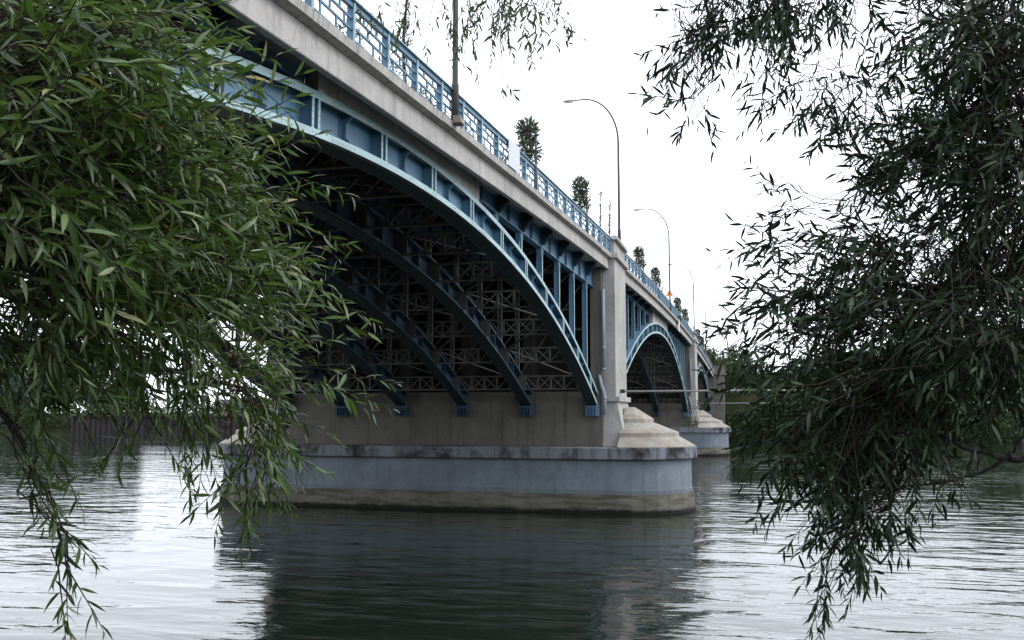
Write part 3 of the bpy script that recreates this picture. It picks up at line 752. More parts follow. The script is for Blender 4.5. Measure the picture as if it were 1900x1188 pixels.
# ------------------------------------------------------------------ foliage builders
LEAF_V = []
def leaf_template():
    st = [(0,.0,0),(.16,.34,.0),(.42,.5,-.012),(.7,.36,-.05),(1.0,0,-.13)]
    v = [(0,0,0)]
    for t, w, z in st[1:4]: v += [(t, -w, z + .05*w), (t, 0, z), (t, w, z + .05*w)]
    v.append((1.0, 0, st[4][2]))
    f = [(0,2,1),(0,3,2)]
    for k in range(2):
        a = 1 + 3*k; f += [(a, a+1, a+4, a+3), (a+1, a+2, a+5, a+4)]
    f += [(7,8,10),(8,9,10)]
    return np.array(v), f
LV, LF = leaf_template()
def leaves_mesh(name, P, D, N, Ls, Ws, mat):
    """one mesh of many leaves: base P, direction D, blade normal N, length, width"""
    Y = np.cross(N, D); m_ = len(P)
    lrng = np.random.default_rng(m_ + 3); c1 = lrng.normal(-.06, .13, m_)[:, None] * LV[None, :, 0] ** 2; c2 = lrng.normal(0, .10, m_)[:, None] * LV[None, :, 0] ** 2
    if m_ == 1: c1 = c1 * 0 - .1 * LV[None, :, 0] ** 2; c2 = c2 * 0 + .05 * LV[None, :, 0] ** 2
    V = P[:, None, :] + D[:, None, :] * (LV[None, :, 0] * Ls[:, None])[..., None] + Y[:, None, :] * (LV[None, :, 1] * Ws[:, None])[..., None] + N[:, None, :] * (LV[None, :, 2] * Ls[:, None])[..., None] + N[:, None, :] * (c1 * Ls[:, None])[..., None] + Y[:, None, :] * (c2 * Ls[:, None])[..., None]
    n, k = len(P), len(LV)
    me = bpy.data.meshes.new(name)
    lens = np.array([len(f) for f in LF]); flat = np.concatenate([np.array(f) for f in LF])
    loops = (flat[None, :] + (np.arange(n) * k)[:, None]).ravel()
    me.vertices.add(n * k); me.vertices.foreach_set('co', V.ravel())
    me.loops.add(len(loops)); me.loops.foreach_set('vertex_index', loops.astype(np.int32))
    tot = np.tile(lens, n); st = np.concatenate([[0], np.cumsum(tot)[:-1]])
    me.polygons.add(len(tot)); me.polygons.foreach_set('loop_start', st.astype(np.int32)); me.polygons.foreach_set('loop_total', tot.astype(np.int32))
    me.polygons.foreach_set('use_smooth', np.ones(len(tot), dtype=bool))
    me.materials.append(mat); me.update(calc_edges=True); me.validate()
    return me
def unit(v): return v / np.maximum(np.linalg.norm(v, axis=-1, keepdims=True), 1e-9)

class Sprays:
    """shoots of a willow: a bending twig with narrow alternate leaves"""
    def __init__(s): s.P = []; s.D = []; s.N = []; s.L = []; s.W = []; s.tw = MB()
    def shoot(s, base, d, length, droop=.8, leaf=.105, gap=.03, wig=.10):
        p = np.array(base, float); d = unit(np.array(d, float)); n = max(4, int(length / gap)); pts = [p.copy()]
        ph = rng.uniform(0, 6.28)
        ref = unit(np.cross(d, rng.normal(size=3)))
        for i in range(n):
            d = unit(d + np.array([0, 0, -droop * gap * (1 + .6 * i / n)]) + rng.normal(size=3) * wig * .35)
            p = p + d * gap; pts.append(p.copy())
            if i < 2 or rng.random() < .07: continue
            u = unit(ref - d * ref.dot(d)); w = np.cross(d, u); ph += 2.4 + rng.normal() * .25
            t = i / n
            ang = .95 - .40 * t + rng.normal() * .22
            side = u * math.cos(ph) + w * math.sin(ph)
            ld = unit(d * math.cos(ang) + side * math.sin(ang) + np.array([0, 0, -.16]) + rng.normal(size=3) * .16)
            nn = np.array([0, 0, 1.0]) + rng.normal(size=3) * .75
            nn = unit(nn - ld * nn.dot(ld))
            l = leaf * (1.0 - .45 * max(0, t - .55) / .45) * rng.uniform(.75, 1.15) * (0.65 + .35 * min(1, i / 5))
            s.P.append(p.copy()); s.D.append(ld); s.N.append(nn); s.L.append(l); s.W.append(l * rng.uniform(.13, .20))
        k = pts[::3] + [pts[-1]]
        s.tw.tube(k, [.0028 - .0018 * i / (len(k) - 1) for i in range(len(k))], 4)
    def arrays(s): return tuple(np.array(a) for a in (s.P, s.D, s.N, s.L, s.W))

def willow(root, clumps, limbs, leaf, mat, singles=300, gap=.03, wide=1.0):
    """limbs: polylines of (x, y, depth, radius); clumps: (x, y, depth, rx, ry, rd, n, (dx, dy), length, droop)"""
    lp = []
    for L in limbs:
        pts = [at(x, y, d) for x, y, d, r in L]; rad = [r for *_, r in L]
        P = []; Rr = []
        for i in range(len(pts) - 1):
            for t in np.linspace(0, 1, 6)[:-1]:
                P.append(pts[i] * (1-t) + pts[i+1] * t + rng.normal(size=3) * rad[i] * .45); Rr.append(rad[i] * (1-t) + rad[i+1] * t)
        P.append(pts[-1]); Rr.append(rad[-1]); lp += P
        mb = MB(); mb.tube(P, Rr, 8); part('branch', mb, M['bark'], root, smooth=True)
    lp = np.array(lp); sp = Sprays()
    for (x, y, dpt, rx, ry, rd, n, (dx, dy), ln, droop) in clumps:
        for _ in range(n):
            stray = rng.random() < .13
            q = rng.normal(size=3); q = q / np.linalg.norm(q) * (1.05 if stray else rng.random() ** .45)
            b = at(x + q[0]*rx, y + q[1]*ry, dpt + q[2]*rd)
            d = unit(_R * dx - _U * dy + _F * rng.normal() * .35 + _R * rng.normal() * .42 + _U * rng.normal() * .48)
            L = ln * (rng.uniform(1.1, 1.5) if stray else rng.uniform(.5, 1.15))
            sp.shoot(b, d, L, droop, leaf, gap)
            near = lp[np.argmin(((lp - b) ** 2).sum(1))]
            v = near - b; dist = np.linalg.norm(v)
            if dist > .05:
                l = min(dist, .45); u = unit(v); c = b - d * .12 * l / .45
                sp.tw.tube([b, c - d * .06 + u * l * .3 + rng.normal(size=3) * .02, c + u * l * .65 + rng.normal(size=3) * .03, b + u * l + rng.normal(size=3) * .02], [.0024, .0027, .003, .0034], 4)
    P, D, N, Ls, Ws = sp.arrays(); Ws = Ws * wide
    depth = (P - np.array([0, 0, EYE])) @ _F
    rel = P - np.array([0, 0, EYE]); ix = CX + FPX * (rel @ _R) / depth; iy = CY - FPX * (rel @ _U) / depth
    inside = (ix > 20) & (ix < 1880) & (iy > 20) & (iy < 1170)
    size = Ls / depth * np.where(inside, 1, .01)
    order = np.argsort(-size); first, rest = order[:singles], order[singles:]
    one = leaves_mesh('leaf', np.zeros((1,3)), np.array([[1.,0,0]]), np.array([[0,0,1.]]), np.array([1.0]), np.array([.165]), mat)
    for i in first:
        x, z = D[i], N[i]; y = np.cross(z, x); l = Ls[i]; wv = Ws[i] / .165
        m4 = Matrix(((x[0]*l, y[0]*wv, z[0]*l, P[i][0]), (x[1]*l, y[1]*wv, z[1]*l, P[i][1]), (x[2]*l, y[2]*wv, z[2]*l, P[i][2]), (0,0,0,1)))
        put('leaf', one, root, m4)
    put('foliage', leaves_mesh('foliage', P[rest], D[rest], N[rest], Ls[rest], Ws[rest], mat), root, kind='stuff')
    part('twigs', sp.tw, M['twig'], root, kind='stuff')
    return len(P)

# willow on the left, its trunk on the bank beside the camera
tl = at(-900, 700, 3.6); tl[2] = near_z(tl[0], tl[1])
wl_ = empty('willow_tree', tl, 'green leafy willow hanging over the left side of the river', 'tree')
top = at(-700, 150, 3.4)
mb = MB(); mb.tube([tl - np.array([0,0,.3]), tl + (top - tl) * .3 + np.array([.05,.04,0]), tl + (top - tl) * .7, top, top + np.array([.3,.3,1.5])], [.26,.21,.17,.13,.08], 12); part('trunk', mb, M['bark'], wl_, smooth=True)
limbsL = [[(-700,200,3.4,.07),(-250,260,3.2,.045),(120,330,3.1,.022),(420,330,3.4,.008)],
          [(-720,300,3.4,.07),(-200,480,3.4,.04),(200,560,3.5,.02),(480,560,3.7,.007)],
          [(-690,60,3.4,.06),(-200,20,3.0,.035),(150,60,2.9,.015),(320,60,3.2,.006)],
          [(-760,450,3.5,.06),(-200,620,3.5,.035),(200,660,3.7,.016),(450,720,3.9,.007),(530,800,4.0,.004)],
          [(-100,640,3.5,.009),(20,780,3.3,.0055),(80,900,3.3,.0035),(130,1010,3.3,.002)]]
clumpsL = [(-40,110,2.7,190,130,.6,112,(1,-.05),.5,.4),(110,60,2.9,130,70,.5,58,(1,0),.4,.4),(-60,330,2.7,150,190,.6,100,(.9,.1),.5,.4),(90,290,2.9,150,120,.6,105,(1,0),.5,.45),
           (230,300,3.1,90,70,.4,42,(1,-.05),.4,.5),(330,330,3.3,70,45,.4,28,(1,-.02),.38,.5),(120,470,3.1,220,110,.7,115,(1,.1),.52,.5),(330,440,3.4,100,80,.5,50,(1,.05),.42,.5),(440,500,3.5,50,30,.4,14,(1,.1),.38,.4),
           (40,560,3.3,160,80,.6,56,(.8,.3),.48,.5),(260,560,3.5,170,70,.6,57,(1,.25),.48,.5),(400,680,3.8,90,50,.5,28,(1,.12),.46,.4),(555,705,3.9,35,30,.4,4,(1,.08),.38,.3),
           (470,750,3.9,55,50,.4,20,(.25,1),.4,.4),(480,840,4.0,35,40,.3,10,(0,1),.32,.3),(300,650,3.7,110,50,.5,23,(.3,1),.38,.4),(20,640,3.4,80,50,.5,15,(.3,1),.42,.4),
           (10,810,3.3,40,50,.3,4,(.5,1),.36,.3),(65,920,3.3,25,60,.2,5,(.4,1),.33,.3),(120,1040,3.3,12,40,.15,4,(.2,1),.3,.3),(370,790,3.8,40,30,.3,4,(.3,1),.33,.3),(240,780,3.7,60,20,.3,5,(0,1),.3,.3),
           (270,40,3.1,50,40,.3,11,(1,.15),.22,.5),(340,90,3.1,30,30,.3,4,(1,.3),.18,.5),
           (-270,120,2.9,130,150,.6,60,(.6,.2),.5,.45),(-270,420,3.1,130,160,.6,60,(.6,.4),.5,.45),(-470,180,3.2,130,170,.6,60,(.2,.6),.5,.45),(-470,480,3.3,130,150,.6,50,(.2,.7),.5,.45),(-300,-120,3.1,300,90,.6,60,(.4,.4),.5,.45),(-680,250,3.4,120,260,.6,60,(-.2,.7),.5,.45)]
nl = willow(wl_, clumpsL, limbsL, .092, M['leafL'], gap=.024)

CK = MB()
for (x, y, dpt) in [(424,690,3.7),(432,665,3.7),(426,725,3.7),(210,700,3.6),(208,640,3.5),(105,590,3.3),(340,640,3.6),(560,570,3.7),(380,208,3.2),(60,690,3.4),(300,655,3.6),(455,735,3.8),(425,770,3.8)]:
    for _ in range(16):
        p = at(x + rng.normal()*5, y + rng.normal()*13, dpt + rng.normal()*.02); q = p + unit(rng.normal(size=3) + np.array([0,0,-.6])) * .02
        CK.tube([p, q], [.0055, .002], 4)
part('dry_catkins', CK, plain('dry catkin', (.085,.028,.02), .9), wl_, kind='stuff')
# willow on the right
tr = at(2700, 800, 4.8); tr[2] = near_z(tr[0], tr[1])
wr_ = empty('willow_tree', tr, 'dark shaded willow hanging down the right side, bare limb low over the water', 'tree')
top = at(2450, -250, 4.8)
mb = MB(); mb.tube([tr - np.array([0,0,.3]), tr + (top - tr) * .35 + np.array([.06,.03,0]), tr + (top - tr) * .75, top, top + np.array([-.3,.3,1.4])], [.3,.24,.18,.13,.08], 12); part('trunk', mb, M['bark'], wr_, smooth=True)
limbsR = [[(2500,-120,4.8,.07),(2150,-180,5.0,.05),(1800,-150,5.1,.03),(1450,-100,5.2,.014),(1250,-60,5.2,.006)],
          [(2520,150,4.8,.07),(2150,150,4.8,.05),(1850,190,4.9,.024),(1700,260,4.9,.012),(1600,330,4.9,.006)],
          [(2560,450,4.8,.07),(2150,480,4.7,.05),(1850,520,4.6,.026),(1650,560,4.6,.014),(1480,600,4.5,.007)],
          [(2620,830,4.8,.055),(2200,840,4.7,.036),(1900,849,4.6,.016),(1862,849,4.6,.0145),(1790,832,4.55,.010),(1720,790,4.5,.008),(1620,740,4.4,.006)],
          [(1868,850,4.6,.012),(1820,878,4.6,.009),(1755,895,4.55,.007),(1660,905,4.5,.005)],
          [(1880,842,4.6,.006),(1885,830,4.6,.006),(1905,800,4.6,.006)],
          [(2150,-190,5.6,.03),(1700,-240,6.8,.02),(1300,-160,7.6,.012),(950,-80,7.8,.007),(760,-40,7.8,.004)]]
clumpsR = [(1450,-10,5.1,180,60,.5,126,(-.1,1),.34,.25),(1300,70,5.1,50,60,.4,28,(-.5,.9),.3,.25),(1285,180,5.1,30,20,.3,5,(-1,.05),.28,.2),(1305,200,5.1,25,25,.3,6,(0,1),.24,.2),(1480,140,5.1,110,45,.4,30,(-.3,.8),.3,.3),(1580,190,5.1,60,50,.4,9,(-.7,.6),.28,.3),
           (1840,50,4.9,130,130,.8,218,(-.5,.4),.38,.4),(1690,100,4.9,45,90,.5,11,(-.6,.5),.28,.4),(1790,280,4.8,110,100,.7,132,(-.6,.2),.38,.4),(1870,330,4.7,70,190,.8,200,(-.5,.3),.38,.4),(1680,310,4.8,60,60,.5,30,(-.6,0),.33,.3),
           (1600,310,4.7,25,20,.3,5,(-.45,-1),.30,0),(1660,450,4.7,110,60,.6,68,(-1,.05),.36,.35),(1500,380,4.7,40,25,.4,8,(-1,-.3),.3,.2),(1500,450,4.7,40,25,.4,10,(-1,.05),.3,.3),
           (1620,570,4.5,150,80,.7,106,(-1,.2),.38,.4),(1460,550,4.5,50,40,.4,11,(-1,0),.3,.3),(1800,580,4.5,140,150,.8,253,(-.5,.4),.4,.4),(1580,710,4.4,140,80,.7,111,(-.9,.4),.38,.4),(1450,640,4.4,40,40,.4,10,(-1,.1),.28,.2),
           (1670,770,4.6,90,60,.5,92,(-.5,.7),.34,.3),(1560,830,4.4,110,80,.5,76,(-.3,1),.34,.3),(1620,920,4.5,70,40,.4,25,(-.2,1),.3,.3),(1570,970,4.4,55,50,.4,20,(-.2,1),.3,.3),(1535,1060,4.4,25,30,.25,6,(-.2,1),.25,.2),(1512,1140,4.4,6,8,.1,3,(0,1),.12,.1),
           (1875,630,4.6,50,60,.5,57,(-.4,.5),.36,.4),(1460,790,4.4,40,60,.4,15,(-.8,.6),.3,.3),(1760,870,4.6,25,25,.3,6,(-.1,1),.28,.2),
           (2040,60,4.9,110,140,.8,90,(-.5,.4),.4,.4),(2050,300,4.8,110,120,.8,90,(-.5,.3),.4,.4),(2050,450,4.7,110,100,.8,80,(-.4,.4),.4,.4),(2250,60,4.9,120,150,.8,80,(-.2,.6),.42,.4),(2250,340,4.8,120,140,.8,80,(-.2,.6),.42,.4),(2260,600,4.7,110,110,.8,60,(-.2,.7),.4,.4),(2200,-180,5.0,260,90,.8,110,(-.2,.7),.42,.4),(2450,150,4.9,110,300,.8,110,(.2,.7),.42,.4),(1700,-200,5.2,300,60,.8,90,(-.3,.7),.4,.4)]
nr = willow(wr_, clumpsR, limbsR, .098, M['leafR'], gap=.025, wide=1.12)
# sparse paler branch hanging into the sky above the bridge: its own tree, farther along the bank
tt = np.array([3.2, 9.5, 0]); tt[2] = near_z(3.2, 9.5)
# (the limb of the right willow carries it)
sp = Sprays()
for (x, y, dpt, rx, ry, rd, n, (dx, dy), ln, droop) in [(930,-20,7.7,130,30,.5,36,(0,1),.45,.3),(930,40,7.7,60,40,.4,8,(.1,1),.4,.3),(1010,20,7.7,60,30,.4,14,(.5,.8),.35,.3),(925,140,7.7,10,10,.2,2,(.2,.6),.3,.6),(760,10,7.8,70,40,.4,9,(-.2,1),.35,.3),(690,-10,7.8,40,20,.4,4,(0,1),.3,.3),(840,90,7.7,20,40,.3,3,(.3,1),.25,.3)]:
    for _ in range(n):
        b = at(x + rng.normal()*rx*.6, y + rng.normal()*ry*.6, dpt + rng.normal()*rd*.5)
        sp.shoot(b, _R*dx - _U*dy + _F*rng.normal()*.3 + _R*rng.normal()*.35, ln*rng.uniform(.6,1.2), droop, .092, .03)
        sp.tw.tube([b, b + np.array([0, 0, .35]) + _R*rng.normal()*.1, b + np.array([0,0,.8])], [.003,.004,.005], 4)
hs = sp.arrays()
put('hanging_spray', leaves_mesh('hanging_spray', *hs[:4], hs[4] * 1.35, M['leafT']), wr_, kind='stuff')
part('hanging_twigs', sp.tw, M['twig'], wr_, kind='stuff')

# unseen foliage mass behind the photographer, added to block sky light from there
q = rng.random((16000, 3)); WX = -70 + 130 * q[:,0]; WY = -34 + 22 * q[:,1]; WZ = near_z(0, -20) + 1.5 + (6 + 3 * np.sin(WX * .21) * np.cos(WY * .3)) * q[:,2]
WP = np.stack([WX, WY, WZ], 1); WD = unit(rng.normal(size=WP.shape)); WN = unit(np.cross(WD, rng.normal(size=WP.shape))); WL = rng.uniform(.6, 1.3, len(WP))
put('sky_block_woodland', leaves_mesh('sky_block_woodland', WP, WD, WN, WL, WL * .6, M['tree1']), kind='stuff')

# ------------------------------------------------------------------ planters, shrubs and saplings on the bridge
def puff(P0, r, n, size, mat, name, parent, spread=.5):
    q = rng.normal(size=(n, 3)); q = unit(q) * (rng.random((n, 1)) ** .4) * np.array(r)
    D = unit(q / np.array(r) + np.array([0, 0, .4]) + rng.normal(size=(n, 3)) * spread)
    N = unit(np.cross(D, rng.normal(size=(n, 3)))); L = size * rng.uniform(.6, 1.3, n)
    return put(name, leaves_mesh(name, np.array(P0) + q, D, N, L, L * .2, mat), parent)
PL = [(36.4,'nearest of the planter poles, two bushy tufts beside the white board'), (48.3,'planter pole just before the nearest pier lamp, beside bare saplings'), (74.0,'first planter pole past the nearest pier'), (86.5,'second planter pole on the middle span, before the orange triangle'),
      (111.5,'planter pole past the orange triangle on the middle span'), (123.5,'last planter pole on the middle span, near the second pier'), (150.0,'first planter pole on the farthest span'), (161.5,'planter pole on the farthest span just before its lamp'), (184.0,'last planter pole, close to the far abutment')]
for Y, lab in PL:
    X = -8.56; zb = rt(Y) - 1.0
    t = empty('planter_pole', (X, Y, zb), lab, 'planter', 'planter poles along the railing')
    mb = MB(); mb.tube([(X, Y, zb), (X, Y, zb + 2.4)], .055, 8); part('pole', mb, M['lamphead'], t, smooth=True)
    for k, (dz, r) in enumerate(((1.45, .54), (2.35, .40))):
        mb = MB(); rings = [[(X - .34 + rr*math.cos(a), Y + rr*math.sin(a), zb + dz + z) for a in np.linspace(0, 2*math.pi, 11)[:-1]] for rr, z in ((.10, -.2), (.17, -.05), (.18, 0))]
        mb.loft(rings); pt = part('planter_pot', mb, M['pot'], t, smooth=True)
        puff((X - .34, Y, zb + dz + .12), (r, r, .50), 620, .24, M['planter'], 'foliage', pt)
for x, y, Y, lab in ((650,20,18.4,'first dark shrub behind the railing, at the top edge of the picture'), (800,130,23.2,'dark shrub behind the railing just left of the nearest lamp post'), (685,45,20.8,'dark shrub seen through the railing at the top of the picture'), (852,170,26.6,'small shrub tip above the railing behind the nearest lamp post'), (919,236,31.6,'small shrub tip above the railing before the white board'), (1042,352,43,'small shrub tip above the railing between the planter poles')):
    X = -9.7; P = np.array([X, Y * 9.7 / 8.65, 0]); P[2] = rt(P[1]) - 1.06
    t = empty('deck_shrub', tuple(P), lab, 'shrub', 'shrubs in tubs on the bridge pavement')
    mb = MB(); mb.loft([[(P[0] + r*math.cos(a), P[1] + r*math.sin(a), P[2] + z) for a in np.linspace(0, 2*math.pi, 13)[:-1]] for r, z in ((.26, 0), (.34, .42), (.34, .45))]); part('tub', mb, M['pot'], t, smooth=True)
    mb = MB(); mb.tube([P + np.array([0,0,.4]), P + np.array([.02,.03,1.0])], .02, 6); part('stem', mb, M['twig'], t)
    puff(P + np.array([0,0,.95]), (.38,.42,.5), 260, .16, M['planter'], 'foliage', t)
def sapling(P, H, label, leafy, nb=54):
    P = np.array(P, float); t = empty('sapling', tuple(P), label, 'young tree', 'slender young trees on the bridge')
    pts = [P + np.array([.05*math.sin(k*1.3), .06*math.cos(k), H*k/6]) for k in range(7)]
    mb = MB(); mb.tube(pts, [.085 - .010*k for k in range(7)], 7); part('trunk', mb, M['bark'], t, smooth=True)
    mb = MB(); LP = []
    for k in range(nb):
        z = rng.uniform(.2, 1) * H; b = P + np.array([0,0,z]); a = rng.uniform(0, 6.28); l = rng.uniform(.3,.8) * (1.15 - z/H)
        d = np.array([math.cos(a)*.55, math.sin(a)*.55, .85]); e = b + d*l + rng.normal(size=3)*.04
        mb.tube([b, (b+e)/2 + rng.normal(size=3)*.03, e], [.017,.012,.008], 4)
        for q in range(3):
            f = e - d*l*rng.uniform(.1,.7); g = f + unit(rng.normal(size=3) + np.array([0,0,.8]))*.22; mb.tube([f, g], [.009,.006], 4); LP.append(g)
        LP.append(e)
    part('twigs', mb, M['twig'], t, kind='stuff')
    LP = np.repeat(np.array(LP), leafy, 0); n = len(LP)
    D = unit(rng.normal(size=(n,3)) - np.array([0,0,.3])); N = unit(np.cross(D, rng.normal(size=(n,3)))); L = rng.uniform(.05,.11,n)
    put('foliage', leaves_mesh('foliage', LP + rng.normal(size=(n,3))*.04, D, N, L, L*.3, M['leafT']), t)
p = on_x(752, 95, -10.6); sapling((-10.6, p[1], rt(p[1]) - 1.06), 5.2, 'thin dark sapling with small leaves behind the nearest stretch of railing', 3, 40)
p = on_x(1115, 440, -10.4); sapling((-10.4, p[1], rt(p[1]) - 1.06), 5.6, 'left of two bare upright saplings just before the pier lamp', 1)
sapling((-10.0, p[1] + 1.6, rt(p[1]) - 1.06), 5.3, 'right of two bare upright saplings just before the pier lamp', 1)
p = on_x(1228, 520, -10.4); sapling((-10.4, p[1], rt(p[1]) - 1.06), 4.0, 'bare sapling on the middle span before the orange triangle', 1)

# ------------------------------------------------------------------ barrier rods reaching out from the piers, and the pile they end on
def pile(X, Y, lab):
    t = empty('mooring_pile', (X, Y, 0), lab, 'pile', 'mooring piles')
    mb = MB(); mb.tube([(X, Y, -3), (X, Y, 8.2)], .22, 12); part('tube', mb, M['lamp'], t, smooth=True)
    mb = MB(); mb.tube([(X, Y, 8.2), (X, Y, 8.32), (X, Y, 8.5)], [.26,.26,.05], 12); part('pile_cap', mb, M['lamp'], t)
for yc, z, xe, lab, pl in ((PIERS[0] - .6, 7.36, 17.2, 'thin grey rod fixed with a black clamp to the nearest pier', 'steel mooring pile behind the right willow, holding the nearer rod'), (PIERS[1] - .6, 7.36, 34.0, 'thin grey rod reaching out from the second pier, below the nearer rod', 'farther steel mooring pile behind the right willow')):
    t = empty('barrier_rod', (-8.4, yc, z), lab, 'rod', 'rods reaching out from the piers')
    mb = MB(); mb.tube([(-8.38, yc, z), (xe - .2, yc, z)], .055, 8); part('rod', mb, M['pale_rod'], t, smooth=True)
    mb = MB(); mb.box(-8.62, -8.36, yc - 2.6, yc - 2.45, z - .1, z + .1) if False else mb.box(-8.39, -8.12, yc - .1, yc + .1, z - .12, z + .12); part('clamp', mb, M['black'], t)
    pile(xe, yc, pl)
# weed on the second pier
P = np.array([-8.9, PIERS[1] - 4.0, 3.93]); t = empty('weed', tuple(P), 'small green weed growing on the ledge of the second pier', 'plant')
mb = MB()
for k in range(7): mb.tube([P, P + np.array([rng.normal()*.4, rng.normal()*.3, rng.uniform(.6,1.3)])], [.02,.008], 4)
part('stem', mb, M['twig'], t); puff(P + np.array([0,0,.85]), (.9,.5,.7), 240, .3, M['tree2'], 'foliage', t)

ORD = 'first second third fourth fifth sixth seventh eighth ninth tenth eleventh twelfth thirteenth fourteenth fifteenth sixteenth'.split()
# ------------------------------------------------------------------ far bank: trees, sheet piling, wall, buildings, poles
def tree(P, H, rw, mat, label, group, lobes=15, n=3600, size=1.0, trunk_h=.14):
    P = np.array(P, float); t = empty('tree', tuple(P), label, 'tree', group)
    mb = MB(); mb.tube([P - np.array([0,0,.5]), P + np.array([.1,0,H*.25]), P + np.array([-.1,.2,H*.55]), P + np.array([0,.1,H*.85])], [H*.028,H*.022,H*.014,H*.005], 8); tk = part('trunk', mb, M['bark'], t, smooth=True)
    Q = []; 
    for k in range(lobes):
        a = rng.uniform(0, 6.28); zz = rng.uniform(trunk_h, .92); rr = rw * rng.uniform(.15, .75) * math.sqrt(max(.1, 1 - ((zz - .5) / .55) ** 2))
        c = P + np.array([rr*math.cos(a), rr*math.sin(a), H*zz]); R_ = np.array([rw*.55, rw*.55, H*.19]) * rng.uniform(.7, 1.25)
        m = n // lobes; q = unit(rng.normal(size=(m,3))) * (rng.random((m,1)) ** .33) * R_
        Q.append(c + q)
        b = P + np.array([0, 0, H * zz * .6]); mb = MB(); mb.tube([b, (b + c)/2 + np.array([0,0,.3]), c], [H*.01, H*.007, H*.003], 5); part('limb', mb, M['bark'], tk)
    Q = np.concatenate(Q); m = len(Q)
    D = unit(rng.normal(size=(m,3)) + np.array([0,0,-.2])); N = unit(np.cross(D, rng.normal(size=(m,3)))); L = size * rng.uniform(.5, 1.3, m)
    put('crown', leaves_mesh('crown', Q, D, N, L, L*.62, mat), t)
def bush(P, r, h, mat, label, group, n=700, size=.6):
    P = np.array(P, float); t = empty('bush', tuple(P), label, 'bush', group)
    mb = MB()
    for k in range(5): mb.tube([P - np.array([0,0,.3]), P + np.array([rng.normal()*r*.4, rng.normal()*r*.3, h*rng.uniform(.5,.9)])], [.08,.03], 5)
    part('stem', mb, M['bark'], t)
    q = unit(rng.normal(size=(n,3))) * (rng.random((n,1)) ** .33) * np.array([r, r*.8, h*.6]); q[:,2] += h*.5
    D = unit(rng.normal(size=(n,3))); N = unit(np.cross(D, rng.normal(size=(n,3)))); L = size * rng.uniform(.5,1.3,n)
    put('crown', leaves_mesh('crown', P + q, D, N, L, L*.6, mat), t)
G1 = 'trees on the far bank to the right of the bridge'
spec = [(1352,214,11,5),(1385,212,13,6),(1425,214,15,7),(1470,213,16,7),(1520,215,17,8),(1575,214,18,8),(1635,215,17,8),(1700,217,19,9),(1765,218,19,9),(1835,219,20,9),(1905,221,20,9),(1980,223,21,9)]
for i, (x, Y, H, rw) in enumerate(spec):
    X = on_y(x, 800, Y + 6)[0]; H = min(H, 13.0 + i * 1.2 - far_z(X, Y + 6))
    lab = 'dark bushy tree on the far bank, right behind the bridge end' if i == 0 else 'dark far bank tree, %s to the right counting from the bridge end' % ORD[i]
    tree((X, Y + 6, far_z(X, Y + 6) - .3), H, rw, M['tree1' if i % 3 else 'tree2'], lab, G1)
for i in range(16):
    x = 1345 + i * 42; Y = shore(on_y(x, 800, 212)[0]) - .6; X = on_y(x, 800, Y)[0]
    bush((X, Y, -.3), 4.4, rng.uniform(6, 9), M['tree1'], 'low dark waterside bush, %s to the right counting from the bridge end' % ORD[i], 'waterside bushes to the right')
for i, (X, Y, H) in enumerate([(-5.2,212,8.5),(-2.0,209,7.5),(1.5,211,9),(5,209.5,8),(9,211,9.5),(-3.5,218,10),(2.5,219,11),(8,220,12)]):
    bush((X, Y, far_z(X, Y) - .3), 3.6, H * .75, M['tree1' if i % 2 else 'tree2'], 'dense bush on the slope beside the bridge end, %s from the bridge' % ORD[i], 'bushes on the slope at the bridge end', n=800)
for i, (x, Y, H, rw, m) in enumerate([(-60,232,30,9,'tree1'),(15,226,22,8,'tree1'),(70,236,27,8,'tree1'),(120,240,29,9,'tree1'),(180,246,24,8,'tree2'),(235,238,17,6,'tree1'),(40,222,13,6,'tree3')]):
    X = on_y(x, 800, Y)[0]
    lab = 'short silvery green tree at the foot of the tall trees on the far left bank' if m == 'tree3' else ('olive green tree at the right end of the tall trees on the far left bank' if m == 'tree2' else 'tall dark tree on the far left bank, %s from the left' % ORD[i])
    tree((X, Y, far_z(X, Y) - .3), H, rw, M[m], lab, 'trees on the far left bank', n=4200, size=1.15, lobes=18)
for i in range(7):
    x = -30 + i * 36; X = on_y(x, 800, 219)[0]; Y = shore(X) + 3
    bush((X, Y, far_z(X, Y) - .2), 4.2, rng.uniform(4.5, 7), M['tree3' if i == 2 else 'tree1'], 'low waterside bush left of the sheet piling, %s from the left' % ORD[i] if i != 2 else 'silvery waterside bush left of the sheet piling', 'waterside bushes to the left')
# steel sheet piling
M['sheet'] = paint('rusty sheet piling', (.030,.025,.028), .85, .7, (.045,.02,.013))
xa, xb = on_y(150, 800, 212)[0], -40
t = empty('sheet_pile_wall', ((xa + xb)/2, 209, 0), 'dark rusty corrugated sheet piling along the far left bank', 'retaining wall')
mb = MB(); x = xa; k = 0; line = []
while x < xb:
    for dx, dy in ((0,0),(.5,0),(.85,.5),(1.35,.5)): line.append((x + dx, shore(x) - 3.2 + dy))
    x += 1.7
o1 = [(x, y, -2) for x, y in line]; o2 = [(x, y, 5.0) for x, y in line]; o3 = [(x, y + .05, 5.0) for x, y in line]; o4 = [(x, y + .05, -2) for x, y in line]
mb.loft([o1, o2, o3, o4], closed=False, caps=False); part('sheet_piles', mb, M['sheet'], t, kind='stuff')
mb = MB(); mb.box(xa, xb, shore(xa) - 3.6, shore(xa) - 2.4, 5.0, 5.25) if False else mb.loft([[(x, shore(x) - 3.4, 5.002), (x, shore(x) - 2.5, 5.002), (x, shore(x) - 2.5, 5.22), (x, shore(x) - 3.4, 5.22)] for x in np.linspace(xa, xb, 8)]); part('capping_beam', mb, M['sheet'], t)
